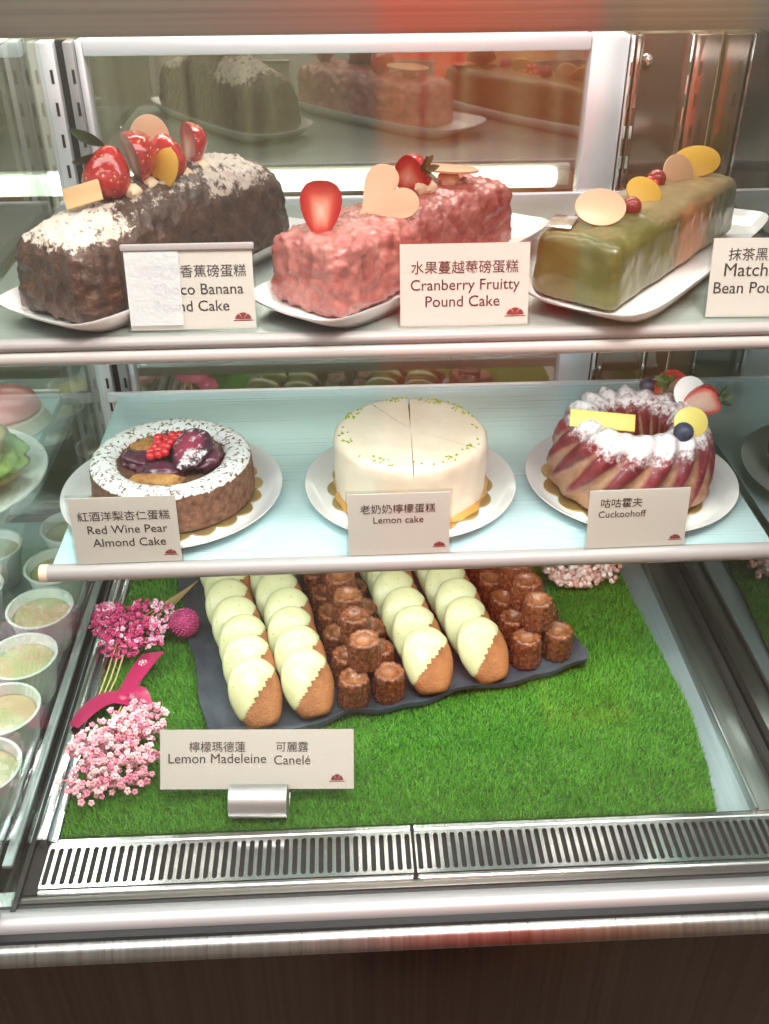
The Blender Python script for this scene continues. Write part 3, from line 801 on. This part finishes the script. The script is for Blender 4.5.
# --- lemon cake
lem = thing('round_cake', 'cream white lemon cake scattered with green zest round the top', 'cake', (CL[0], CL[1], zk), 0, 'round cakes on the middle shelf')
R = .0800; H = .067
cuts = {rad(88): (.016, .0011), rad(268): (.0045, .0006), rad(122): (.003, .0004), rad(-32): (.003, .0004)}
ang = [2 * pi * j / 140 for j in range(140)]
for c in cuts:
    for dd in (-.030, -.016, -.008, 0, .008, .016, .030): ang.append((c + dd) % (2 * pi))
ang = sorted(set(round(a, 5) for a in ang)); n = len(ang)
prof = refine([(.004, 0), (R * .95, 0), (R * .985, .003), (R * .99, .012), (R * 1.0, .030), (R * 1.0, H - .012), (R * .985, H - .005), (R * .95, H - .0012), (R * .90, H + .0004), (.003, H + .001)], .003)
vs = []; fs = []
for i, (r, z) in enumerate(prof):
    for a in ang:
        dz = 0
        for c, (dp, w) in cuts.items():
            d = abs((a - c + pi) % (2 * pi) - pi)
            if d < (.010 if dp > .01 else .004) and z > .02: dz = max(dz, dp * (1 if z > H - .006 else .15) * min(1, r / .01))
        p = Vector((r * cos(a), r * sin(a), z)); k = fbm(p, 45, 3) * .0011 + fbm(p, 160, 2) * .0004
        if .001 < z: p += Vector((cos(a), sin(a), 0)) * k * min(1, r / .03)
        p.z += fbm(p, 40, 2) * .0005 - dz; vs.append(p)
for i in range(len(prof) - 1):
    for j in range(n): fs.append((i * n + j, i * n + (j + 1) % n, (i + 1) * n + (j + 1) % n, (i + 1) * n + j))
fs.append(tuple(range((len(prof) - 1) * n, len(prof) * n)))
MB().add(vs, fs).obj('cake_body', M['lemon'], lem, angle=50)
MB().lathe([(R * .9, 0), (R * 1.03, .0005), (R * 1.025, .002), (R * .985, .006), (R * .96, .007)], 90, rf=lambda a, z: 1 + .022 * sin(7 * a + 1) + .014 * sin(17 * a)).obj('caramel_crumb_foot', M['leak'], lem)
zs = MB()
for i in range(95):
    a = random.choice([random.uniform(0, 2 * pi), rad(random.choice([40, 62, 100, 150, 200, 232, 250, 300, 330])) + random.gauss(0, .07)]); r = R * random.uniform(.80, .93)
    zs.box((0, 0, 0), (random.uniform(.0012, .0034), random.uniform(.001, .002), .0009), M4=Matrix.Translation((r * cos(a), r * sin(a), H + .0012)) @ Matrix.Rotation(random.uniform(0, 3), 4, 'Z'))
z_o = zs.obj('lime_zest', M['zest'], lem, smooth=False); z_o['kind'] = 'stuff'

# --- kugelhopf
ku = thing('round_cake', 'fluted bundt cake with dark red glaze, sugar, berries and chocolate discs', 'cake', (CK[0], CK[1], zk), 0, 'round cakes on the middle shelf')
NF = 16
pr = refine([(a, b * 1.05) for a, b in [(.028, .002), (.045, 0), (.075, 0), (.0820, .004), (.0835, .012), (.0825, .027), (.0800, .043), (.0755, .057), (.0685, .069), (.0600, .0765), (.0500, .0775), (.0400, .073), (.0335, .062), (.0300, .042), (.0270, .012)]], .0028)
n = NF * 14; vs = []; fs = []; gz = []; sg = []
for i, (r, z) in enumerate(pr):
    outer = i < len(pr) * .62
    for j in range(n):
        a = 2 * pi * j / n; tw = a - z * 9.0
        fl = cos(NF * tw)
        k = 1 + (.045 * fl if r > .03 else .02 * fl) * min(1, z / .01)
        p = Vector((r * k * cos(a), r * k * sin(a), z + (.0022 * fl * max(0, (z - .05) / .03)))); nn_ = fbm(p, 70, 3) * .0010
        vs.append(p + Vector((cos(a), sin(a), .5)) * nn_)
        drip = .030 + .022 * noise.noise(Vector((round(NF * tw / (2 * pi)) * 3.1, 1.7, 0)))
        hgt = (z - .010) / .066
        g = max(0, min(1, .52 + .55 * fl + 1.5 * (hgt - .42))) if r > .03 else max(0, min(1, .5 + .5 * fl + (z - .035) * 30))
        if z < .010: g *= z / .010 * .6
        gz.append(g)
        sg.append(max(0, min(1, (z - .056) / .020)) * (.80 if a > rad(60) else .70) + (.22 if z > .035 and r > .05 and -2.4 < (a - 2 * pi if a > pi else a) < -.2 else 0))
for i in range(len(pr) - 1):
    for j in range(n): fs.append((i * n + j, i * n + (j + 1) % n, (i + 1) * n + (j + 1) % n, (i + 1) * n + j))
MB().add(vs, fs, glaze=gz, sugar=sg).obj('cake_body', M['kugel'], ku, angle=0)
MB().ball((0, 0, 0), .0100, 3).obj('blueberry', M['blueberry'], ku, loc=(.034, -.046, .0825))
MB().ball((0, 0, 0), .0090, 3).obj('blueberry', M['blueberry'], ku, loc=(.026, .056, .0835))
strawberry(ku, (.050, .044, .0855), .038, (40, -40, -10), half=True, pale=True, calyx=True)
strawberry(ku, (.069, .010, .0855), .038, (30, 58, 0), half=True, pale=True, calyx=True, fat=.95)
disc(ku, (.061, .024, .0895), .0175, .0180, (58, 6, 0), M['choc_white'])
disc(ku, (.046, -.030, .0845), .0180, .0160, (52, 0, 6), M['choc_pale'])
plaque(ku, (-.040, -.016, .0815), .066, .0180, (47, 4, -7), M['choc_pale'], .003)

# ------------------------------------------------------------------ lower deck
# turf mat
mat_out = [(-.2815, .6075), (.060, .607), (.348, .6068), (.357, .66), (.364, .745), (.357, .85), (.350, .945), (.350, 1.085), (-.2815, 1.085)]
turf = thing('turf_mat', 'bright green artificial grass mat covering the deck', 'mat', (0, 0, ZD))
MB().prism(mat_out, -.0015, .003).obj('backing', M['turf_back'], turf, smooth=False)
def inside(x, y):
    c = False; j = len(mat_out) - 1
    for i in range(len(mat_out)):
        (xi, yi), (xj, yj) = mat_out[i], mat_out[j]
        if (yi > y) != (yj > y) and x < (xj - xi) * (y - yi) / (yj - yi) + xi: c = not c
        j = i
    return c
rg_ = random.Random(3); gv = []; gf = []; gt = []
UX, UY = Vector((.977, .213)), Vector((-.213, .977)); TO = Vector((-.154, .720))
while len(gf) < 105000:
    x = rg_.uniform(-.282, .367); y = rg_.uniform(.599, 1.085)
    if not inside(x, y): continue
    if y > .80 and rg_.random() < (y - .80) * 2.2: continue     # thinner where it is hidden under the shelf
    rel = Vector((x, y)) - TO; tu, tv = rel.dot(UX), rel.dot(UY)
    if .01 < tu < .425 and .0 < tv < .26: continue                # crushed flat under the tray
    h = rg_.uniform(.006, .0105); a = rg_.uniform(0, 2 * pi); w = rg_.uniform(.0005, .0008); l = rg_.uniform(.001, .0055); b = a + rg_.uniform(-1, 1) + pi / 2
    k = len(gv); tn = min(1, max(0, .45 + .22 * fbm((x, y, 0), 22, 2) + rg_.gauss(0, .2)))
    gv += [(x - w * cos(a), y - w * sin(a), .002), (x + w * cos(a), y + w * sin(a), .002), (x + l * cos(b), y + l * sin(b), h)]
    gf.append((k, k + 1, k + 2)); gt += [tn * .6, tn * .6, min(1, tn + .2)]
g_o = MB().add(gv, gf, tone=gt).obj('grass_pile', M['grass'], turf, smooth=False); g_o['kind'] = 'stuff'

# slate tray
TA = math.atan2(.213, .977)
tray = MB(); vs = []; fs = []
LU, LV = .431, .296; nu, nv = 90, 60
def tray_z(u, v):
    e = min(u, LU - u, v, LV - v); rim = max(0, 1 - e / .016)
    wav = .0022 * sin(u * 46 + 1) + .0018 * sin(u * 95) + .0020 * sin(v * 60)
    return .007 + rim ** 1.5 * (.0075 + wav)
def tray_xy(u, v):
    e = min(u, LU - u); f = min(v, LV - v); q = Vector((u, v)); rc = .018
    cx = min(max(u, rc), LU - rc); cy = min(max(v, rc), LV - rc); d = Vector((u - cx, v - cy))
    if abs(d.x) > 1e-9 and abs(d.y) > 1e-9:
        k = max(abs(d.x), abs(d.y)); d = d.normalized() * k
    q = Vector((cx, cy)) + d
    if f < .02: q.y += (.0022 * sin(u * 52) + .0012 * sin(u * 120 + 2)) * (1 - f / .02)
    if e < .02: q.x += .0018 * sin(v * 55 + 1) * (1 - e / .02)
    return q
for s in (0, 1):
    for i in range(nu + 1):
        for j in range(nv + 1):
            u, v = LU * i / nu, LV * j / nv; q = tray_xy(u, v); z = tray_z(u, v)
            vs.append((q.x, q.y - .018, z if s == 0 else max(.0005, z - .006)))
def id_(s, i, j): return s * (nu + 1) * (nv + 1) + i * (nv + 1) + j
for i in range(nu):
    for j in range(nv):
        fs.append((id_(0, i, j), id_(0, i + 1, j), id_(0, i + 1, j + 1), id_(0, i, j + 1))); fs.append((id_(1, i, j), id_(1, i, j + 1), id_(1, i + 1, j + 1), id_(1, i + 1, j)))
for i in range(nu):
    for j in (0, nv):
        q = (id_(0, i, j), id_(1, i, j), id_(1, i + 1, j), id_(0, i + 1, j)); fs.append(q if j == 0 else q[::-1])
for j in range(nv):
    for i in (0, nu):
        q = (id_(0, i, j), id_(0, i, j + 1), id_(1, i, j + 1), id_(1, i, j)); fs.append(q if i == 0 else q[::-1])
tr_o = tray.add(vs, fs).obj('slate_tray', M['slate'], None, angle=50)
tr_o.location = (TO.x, TO.y, ZD + .0045); tr_o.rotation_euler = (0, 0, TA + rad(1.5))
tag(tr_o, 'dark blue grey slate tray with wavy rim holding madeleines and canelés', 'tray')
ZTR = ZD + .0045 + .007
def tw(u, v, z=0.): p = TO + UX * u + UY * v; return (p.x, p.y, ZTR + z)

# madeleine prototype (length along local y, -y end is the narrow one)
def mad_surface(off=0., keep=None):
    nl, na = 44, 44; vs = []; par = []
    for i in range(nl + 1):
        t = -cos(pi * i / nl); e = 7. if t < 0 else 2.2
        w = max(0, 1 - abs(t) ** e) ** (1 / e); y = .0370 * t
        wid = .0280 * w * (1 - .42 * max(0, -t) ** 1.6) ; q_ = 7. if t < 0 else 3.2; thk = .0100 * max(0, 1 - abs(t) ** q_) ** (1 / (q_ * .75))
        for j in range(na):
            a = 2 * pi * j / na; ca, sa = cos(a), sin(a)
            sx = math.copysign(abs(ca) ** .85, ca); sz = math.copysign(abs(sa) ** (1.0 if sa > 0 else .8), sa)
            rb = 1 + (.025 * cos(9 * a * 1.0) if sa < 0 else 0)
            vs.append(Vector((wid * sx, y, thk * sz * rb * (1.05 if sa > 0 else .75)))); par.append((t, ca))
    fs = [(i * na + j, i * na + (j + 1) % na, (i + 1) * na + (j + 1) % na, (i + 1) * na + j) for i in range(nl) for j in range(na)]
    return vs, fs, par
def make_madeleine(label, group, loc, rot):
    o = thing('madeleine', label, 'madeleine', loc, 0, group); o.rotation_euler = rot
    vs, fs, par = mad_surface()
    MB().add([v + v.normalized() * .0004 * fbm(v, 150, 2) for v in vs], fs).obj('sponge', M['mad'], o, angle=0)
    mk = []
    for v in vs:
        xn, yn = v.x / .056 + .5, v.y / .074 + .5
        mk.append(yn - (.10 + .66 * xn) + .025 * fbm(v, 120, 2))
    iv = []
    for v, k in zip(vs, mk): iv.append(v + v.normalized() * (.0011 if k > .04 else (-.0004 + max(0, k + .02) * .025)) + Vector((0, 0, .0006 if v.z > 0 and k > .03 else 0)))
    keep = [f for f in fs if all(mk[i] > -.02 for i in f)]
    MB().add(iv, keep).obj('icing', M['icing'], o, angle=0)
    return o
def copy_tree(src, label, loc, rot, group=None):
    r = src.copy(); COL.objects.link(r); r['label'] = label; r.location = loc; r.rotation_euler = rot
    if group: r['group'] = group
    for ch_ in list(src.children):
        c = ch_.copy(); COL.objects.link(c); c.parent = r
    return r
ORD = ['front', 'second', 'third', 'fourth', 'fifth', 'sixth', 'seventh']
rows = [(.050, 7, 'row nearest the magenta flowers'), (.108, 7, 'row just before the first canelé pile'),
        (.240, 6, 'row just after the first canelé pile'), (.304, 6, 'row just before the last canelé pile')]
mad0 = None; rmd = random.Random(5)
for u, cnt, rn in rows:
    for k in range(cnt):
        lab = '%s lime iced madeleine of the %s' % (ORD[k], rn)
        loc = tw(u + .0055 - .0012 * k + rmd.uniform(-.002, .002), .021 + k * .0352, .0295 + min(k, 1) * .003); rot = (rad(39 + min(k, 1) * 3 + rmd.uniform(-2, 2)), rad(rmd.uniform(-3, 3)), TA + rad(rmd.uniform(-5, 5) + 4))
        if mad0 is None: mad0 = make_madeleine(lab, 'iced madeleines on the slate tray', loc, rot)
        else: copy_tree(mad0, lab, loc, rot)

# canele prototype meshes
def canele_mesh(seed):
    NFc = 12; n = NFc * 8; mb = MB(); R = .0178; H = .037
    pr = refine([(.0005, 0), (R * .8, 0), (R * .97, .001), (R * 1.0, .004), (R * .97, .018), (R * .93, H - .006), (R * .90, H - .002), (R * .80, H), (R * .62, H - .0005), (R * .45, H - .004), (R * .25, H - .0065), (.0005, H - .007)], .0016)
    vs = []; gd = []
    for r, z in pr:
        for j in range(n):
            a = 2 * pi * j / n; fl = 1 + .045 * cos(NFc * a) * min(1, r / (R * .75)) ** 3
            p = Vector((r * fl * cos(a), r * fl * sin(a), z)); k = fbm(p + Vector((seed, 0, 0)), 170, 3) * .0007
            p += Vector((cos(a), sin(a), .6 if z > H * .8 else 0)) * k; vs.append(p)
            gd.append(max(0, min(1, (1 - r / (R * .9)))) * (z > H * .7) * (.3 + .7 * (seed % 2)))
    fs = [(i * n + j, i * n + (j + 1) % n, (i + 1) * n + (j + 1) % n, (i + 1) * n + j) for i in range(len(pr) - 1) for j in range(n)]
    return mb.add(vs, fs, gold=gd)
cn = []
def place_canele(label, loc, k):
    if len(cn) < 3:
        o = canele_mesh(len(cn) + 1).obj('canele', M['canele'], None, angle=0); cn.append(o)
    else: o = cn[k % 3].copy(); COL.objects.link(o)
    o.location = loc; o.rotation_euler = (rad(rmd.uniform(-4, 4)), rad(rmd.uniform(-4, 4)), rmd.uniform(0, 6)); tag(o, label, 'canelé', 'canelés piled on the slate tray')
kk = 0
for uc, nm, vo in ((.178, 'canelé pile amid the madeleine rows', .002), (.382, 'canelé pile at the tray end', .012)):
    for side, du, side_name in ((-1, -.0195, 'bottom'), (1, .0195, 'bottom')):
        for k in range(6):
            nb = 'nearer the magenta flowers' if side < 0 else 'farther from the magenta flowers'
            place_canele('%s %s canelé %s, %s' % (ORD[k], side_name, nb, nm), tw(uc + du, vo + .008 + k * .0385 + (.006 if side > 0 and nm.endswith('end') else 0) + rmd.uniform(-.001, .001), 0), kk); kk += 1
    for k in range(6):
        place_canele('%s canelé on top of the %s' % (ORD[k], nm), tw(uc + rmd.uniform(-.002, .002), vo + .028 + k * .0385, .0350), kk); kk += 1

# ------------------------------------------------------------------ flowers
def floret(mb, p, r, tone, rng, petals=5):
    """a small open blossom of rounded petals"""
    if petals == 1:
        mb.ball(p, r * .62, 2, tone=tone); return
    q = rng.random() * 6; ax = Vector((rng.gauss(0, .7), rng.gauss(0, .7) - .5, 1)).normalized(); B = ax.to_track_quat('Z', 'Y').to_matrix().to_4x4(); B.translation = p
    for k in range(petals):
        a = q + 2 * pi * k / petals
        mb.ball((r * .55 * cos(a), r * .55 * sin(a), 0), r * .52, 1, M4=B, scale=(1, 1, .6), tone=min(1, max(0, tone + rng.gauss(0, .08))))
def bunch(name, label, base, blobs, N, r, mt, seed, stems=(), tone_fn=None, group='dried flower bunches on the deck', petals=5):
    o = thing(name, label, 'flowers', base, 0, group); rng = random.Random(seed); mb = MB()
    for _ in range(N):
        c, s = rng.choice(blobs)
        d = Vector((rng.gauss(0, 1), rng.gauss(0, 1), rng.gauss(0, 1))).normalized() * rng.uniform(.55, 1.)
        p = Vector((c[0] + d.x * s[0], c[1] + d.y * s[1], max(.008, c[2] + d.z * s[2])))
        tone = tone_fn(p, rng) if tone_fn else rng.random()
        floret(mb, p, r * rng.uniform(.75, 1.2), tone, rng, petals)
    f = mb.obj('blossoms', mt, o, angle=0); f['kind'] = 'stuff'
    if stems:
        sm = MB()
        for pts in stems: sm.tube(pts, .0009, 6)
        sm.obj('stems', M['stem'], o)
    return o
bm = bunch('flower_bunch', 'magenta dried flower bunch with a round pompon beside the tray', (-.25, .875, ZD + .009),
      [((-.026, .010, .022), (.034, .026, .016)), ((.008, .022, .024), (.034, .026, .018)), ((.016, -.008, .022), (.026, .024, .015)), ((-.016, -.022, .020), (.026, .024, .015)), ((-.036, .024, .026), (.020, .018, .012))],
      640, .0031, M['magenta'], 4, tone_fn=lambda p, r: (r.uniform(.75, 1.) if (p.x > .014 and r.random() < .7) or (p.x < -.03 and p.y > .02 and r.random() < .7) or r.random() < .12 else r.uniform(0, .7)),
      stems=[((.012 * i - .01, .01, .02), (.02 + .004 * i, .045, .02), (.045 + .003 * i, .085 + .004 * i, .012)) for i in range(5)] + [((-.02 + .006 * i, -.02, .02), (-.025 + .006 * i, -.07, .012), (-.03 + .004 * i, -.115, .008)) for i in range(3)])
pb = MB(); rng = random.Random(9)
pb.ball((0, 0, 0), .0160, 3)
for i in range(240):
    k = i + .5; ph = math.acos(1 - 2 * k / 240); th = pi * (1 + 5 ** .5) * k; d = Vector((cos(th) * sin(ph), sin(th) * sin(ph), cos(ph)))
    Q = d.to_track_quat('Z', 'Y').to_matrix().to_4x4(); Q.translation = d * .0163
    pb.ball((0, 0, 0), .0018, 1, M4=Q, scale=(1.2, .55, 1))
pb.obj('pompon_flower', M['ball'], bm, loc=(.0545, .006, .024), angle=0)
bunch('flower_bunch', 'big pale pink dried flower bunch lying by the wide card', (-.243, .690, ZD + .009),
      [((.004, .0, .024), (.040, .042, .024)), ((-.018, -.035, .018), (.030, .026, .016)), ((.018, -.020, .024), (.030, .036, .022)), ((.024, .036, .026), (.028, .024, .018)), ((-.026, .006, .02), (.022, .030, .016)), ((.004, .024, .028), (.03, .03, .02))],
      560, .0036, M['pinkpetal'], 6, stems=[((-.01, .03, .02), (-.005 + .004 * i, .07, .015), (.0 + .004 * i, .115, .01)) for i in range(3)])
bunch('flower_bunch', 'blush white dried flower bunch behind the tray on the grass', (.294, .968, ZD + .009),
      [((-.020, .0, .020), (.034, .030, .018)), ((.018, .002, .020), (.032, .030, .018)), ((0, .04, .02), (.042, .03, .018)), ((-.01, -.012, .016), (.036, .018, .014))], 520, .0058, M['blush'], 8, petals=1)
# ribbon
rb = thing('ribbon', 'crimson satin ribbon with a white print, between the two pink bunches', 'ribbon', (-.250, .780, ZD + .010))
def strip(mb, pts, wid):
    pts = [Vector(p) for p in pts]; vs = []; fs = []; N = len(pts)
    for i, p in enumerate(pts):
        d = pts[min(i + 1, N - 1)] - pts[max(i - 1, 0)]; s = Vector((-d.y, d.x, .35 * d.length)).normalized() * wid[i] / 2
        for k in (-1, -.5, 0, .5, 1): vs.append(p + s * k + Vector((0, 0, .0012 * (1 - k * k))))
    n0 = len(vs); vs += [v - Vector((0, 0, .0005)) for v in vs]
    for i in range(N - 1):
        for k in range(4):
            q = (i * 5 + k, i * 5 + k + 1, (i + 1) * 5 + k + 1, (i + 1) * 5 + k); fs += [q, tuple(a + n0 for a in q[::-1])]
    return mb.add(vs, fs)
def spl(ctrl, n=20):
    out = []
    P = [Vector(c) for c in ctrl]; P = [P[0] * 2 - P[1]] + P + [P[-1] * 2 - P[-2]]
    for i in range(1, len(P) - 2):
        for k in range(n):
            t = k / n; a, b, c, d = P[i - 1:i + 3]
            out.append(.5 * ((2 * b) + (c - a) * t + (2 * a - 5 * b + 4 * c - d) * t * t + (3 * b - a - 3 * c + d) * t ** 3))
    out.append(P[-2]); return out
mb = MB()
p1 = spl([(.024, .056, .018), (.016, .030, .022), (.004, .004, .016), (-.004, -.012, .010)]); strip(mb, p1, [.030 - .014 * (i / (len(p1) - 1)) ** 2 for i in range(len(p1))])
p2 = spl([(.012, -.016, .014), (-.008, -.012, .018), (-.028, -.022, .016), (-.046, -.044, .008)]); strip(mb, p2, [.018 + .016 * sin(pi * i / (len(p2) - 1)) for i in range(len(p2))])
p3 = spl([(.010, -.010, .020), (.022, -.014, .024), (.030, -.028, .018)]); strip(mb, p3, [.014] * len(p3))
mb.ball((.0, -.012, .014), .008, 2, scale=(1.2, 1, .8)); mb.obj('band', M['ribbon'], rb, angle=60)
pm = MB()
for k in range(7):
    a = 2 * pi * k / 7; pm.ball((.0165 + .0040 * cos(a), .034 + .0040 * sin(a), .0238), .0011, 1, scale=(1, 1, .3))
pm.ball((.0165, .034, .024), .0014, 1, scale=(1.3, 1, .3)); pm.obj('print', M['print'], rb)

# ------------------------------------------------------------------ the neighbouring case seen through the side pane
nb = thing('display_case', 'neighbouring display case seen through the glass, with pudding cups inside', 'display case', (-.64, .85, ZD - .01))
def nbox(name, c, s, mt, bev=0.): return MB().box((c[0] + .64, c[1] - .85, c[2] - ZD + .01), s, bev).obj(name, mt, nb)
nbox('deck', (-.655, .862, ZD - .005), (.63, .572, .014), M['deck'])
nbox('side_channel', (-.3235, .855, ZD + .0045), (.010, .56, .005), M['alu'], .002)
nbox('back_glass', (-.655, YB + .012, ZD + .31), (.64, .006, .61), M['back_glass'])
nbox('back_frame', (-.655, YB + .01, zt0 - .0075), (.64, .026, .017), M['alu'], .003)
ns = thing('display_shelf', 'middle shelf of the neighbouring case with a white plate', 'shelf', (-.66, .94, ZM))
MB().box((0, 0, -.006), (.60, .36, .012), .002).obj('panel', M['shelf_mid'], ns)
MB().box((0, .182, .003), (.60, .008, .014), .003).obj('back_lip', M['alu'], ns)
cup0 = None
def cup(label, x, y):
    global cup0
    if cup0 is None:
        o = thing('pudding_cup', label, 'cup', (x, y, ZD + .0025), 0, 'white pudding cups in the neighbouring case'); cup0 = o
        Rb, Rt, Hc = .026, .0365, .055
        MB().lathe([(.0005, 0), (Rb, 0), (Rb + .001, .002), (Rt - .001, Hc - .003), (Rt + .0015, Hc - .002), (Rt + .0015, Hc), (Rt - .0015, Hc), (Rt - .003, Hc - .004), (Rb, .003), (.0005, .003)], 48).obj('cup_body', M['cup'], o, angle=50)
        mb = MB(); k = .80; r_ = (Rb + (Rt - Rb) * k) - .0015
        mb.lathe([(.0005, .004), (Rb - .001, .004), (r_, Hc * k - .001), (r_ - .004, Hc * k), (.0005, Hc * k + .0005)], 40)
        mb.v = [(a, b, c + (.0008 * fbm((a, b, 0), 90, 2) if c > .04 else 0)) for a, b, c in mb.v]
        mb.obj('custard', M['custard'], o, angle=0)
    else: copy_tree(cup0, label, (x, y, ZD + .0025), (0, 0, random.random() * 6))
for i, (y, nm) in enumerate(((.650, 'partly hidden by the corner post'), (.727, 'second from the corner post along the glass'), (.806, 'third from the corner post along the glass'), (.888, 'fourth from the corner post, beside the magenta flowers'), (.970, 'seen under the end of the shelf rail'), (1.055, 'farthest along the glass'))):
    cup('white custard pudding cup %s' % nm, -.3572 - .001 * i, y)
for i, (y, nm) in enumerate(((.845, 'in the second row behind the fourth cup'), (.93, 'in the second row behind the fifth cup'), (1.015, 'in the second row, farthest back'))):
    cup('white custard pudding cup %s' % nm, -.452, y)
# plate with savoury bun, pink dome on board
o = MB().lathe([(.0005, .0), (.06, 0), (.10, .012), (.112, .016), (.111, .0175), (.10, .0145), (.065, .004), (.0005, .004)], 64).obj('dinner_plate', M['china'], None, angle=60)
o.location = (-.436, .905, ZM + .0005); tag(o, 'white plate in the neighbouring case under a filled bun', 'plate')
bn = thing('filled_bun', 'filled bun with green lettuce on a plate in the neighbouring case', 'sandwich', (-.412, .905, ZM + .005))
lump('bottom_bread', (0, 0, .018), (.062, .055, .017), M['bun'], 31, bn, .08)
lump('lettuce', (.004, 0, .034), (.066, .058, .010), M['lettuce'], 32, bn, .35)
lump('top_bread', (-.002, 0, .050), (.056, .050, .022), M['bun'], 33, bn, .08)
pk = thing('mousse_cake', 'pink dome mousse cake on a pale base in the neighbouring case', 'cake', (-.408, 1.048, ZM + .0006))
MB().lathe([(.0005, 0), (.050, 0), (.052, .003), (.047, .018), (.0005, .020)], 48).obj('base_layer', M['lemon'], pk)
MB().lathe([(.0005, .0195), (.042, .0195), (.044, .023), (.040, .034), (.030, .040), (.012, .043), (.0005, .0435)], 48).obj('pink_top', M['pink_dome'], pk)

# ------------------------------------------------------------------ behind the case and behind the viewer
sl = thing('strip_light', 'long white strip light glowing behind the back door glass', 'light', (-.42, 1.40, EYE - .372))
MB().box((0, 0, 0), (1.46, .02, .028), .008).obj('tube', M['lamp'], sl)
MB().box((0, .016, 0), (1.50, .012, .03), .003).obj('housing', M['whiteplastic'], sl)
MB().box((.60, .014, -.574), (.02, .02, 1.148), .002).obj('bracket', M['steel'], sl); MB().box((-.60, .014, -.574), (.02, .02, 1.148), .002).obj('bracket', M['steel'], sl)
wb = thing('work_counter', 'staff work counter behind the display case', 'counter', (-.1, 1.75, 0))
MB().box((0, 0, .45), (2.2, .6, .90), .01).obj('cabinet', M['rearwall'], wb); MB().box((0, 0, .915), (2.26, .64, .03), .005).obj('worktop', M['steel'], wb)
bs = thing('red_reflection_prop', 'unseen red prop added for the red reflection in the front glass', 'prop', (.215, -.42, 0))  # made-up red sheet out of view, gives the front glass its red reflection
MB().box((0, 0, .95), (.31, .012, 1.76), .002).obj('red_prop_sheet', M['redcloth'], bs)
MB().box((0, 0, .025), (.33, .20, .05), .01).obj('base', M['post'], bs); MB().tube([(0, -.03, .04), (0, -.03, 1.82)], .010, 10).obj('pole', M['alu'], bs)

wp = thing('orange_reflection_prop', 'unseen wooden prop added for the orange reflection in the front glass', 'post', (.490, -.44, 0))  # made-up upright out of view, added so the glass mirrors orange brown
MB().box((0, 0, .98), (.16, .10, 1.90), .006).obj('shaft', M['wood'], wp); MB().box((0, 0, .02), (.19, .14, .04), .006).obj('base', M['wood'], wp)

# ------------------------------------------------------------------ light
W = bpy.data.worlds.new('shop'); SC.world = W; W.use_nodes = True
W.node_tree.nodes['Background'].inputs[0].default_value = (1.0, .97, .93, 1); W.node_tree.nodes['Background'].inputs[1].default_value = 1.0
def area(name, loc, size, energy, col=(1, 1, 1), rot=(0, 0, 0)):
    l = bpy.data.lights.new(name, 'AREA'); l.shape = 'RECTANGLE'; l.size, l.size_y = size; l.energy = energy; l.color = col
    o = bpy.data.objects.new(name, l); o.location = loc; o.rotation_euler = tuple(rad(a) for a in rot); return link(o)
COOL = (.90, 1., .98)
area('header_lamp', (.055, .80, EYE - .096), (.70, .08), 1.0, (1, .97, .92), (18, 0, 0))
area('upper_shelf_lamp', (.055, .765, ZT - .016), (.70, .05), 1.7, COOL, (22, 0, 0))
area('middle_shelf_lamp', (.06, .800, ZM - .016), (.66, .05), 1.25, (.98, 1, .95), (8, 0, 0))
area('neighbour_fill', (-.66, .80, ZM - .016), (.56, .05), 1.6, (.98, 1, .95), (8, 0, 0))  # unseen fill light added to brighten the neighbouring case
area('neighbour_upper_fill', (-.66, .80, ZT - .016), (.56, .05), 1.4, COOL, (8, 0, 0))  # second added fill, over the neighbour's middle shelf
area('ceiling_lamp', (-.2, -.1, 2.8), (2.4, 1.2), 60, (1, .96, .9))
area('prop_fill_lamp', (.3, .05, 2.5), (.6, .3), 42, (1, .9, .82), (-32, 0, 0))  # unseen lamp added to brighten the red prop mirrored in the glass
area('staff_lamp', (0, 1.9, 2.7), (2., .8), 45, (1, .95, .85))

vs_ = SC.view_settings; vs_.view_transform = 'Standard'; vs_.look = 'None'; vs_.gamma = 1; vs_.use_curve_mapping = False; vs_.exposure = .12
SC.display_settings.display_device = 'sRGB'
SC.cycles.use_denoising = True
SC.cycles.max_bounces = 10; SC.cycles.transparent_max_bounces = 24; SC.cycles.caustics_reflective = False; SC.cycles.caustics_refractive = False
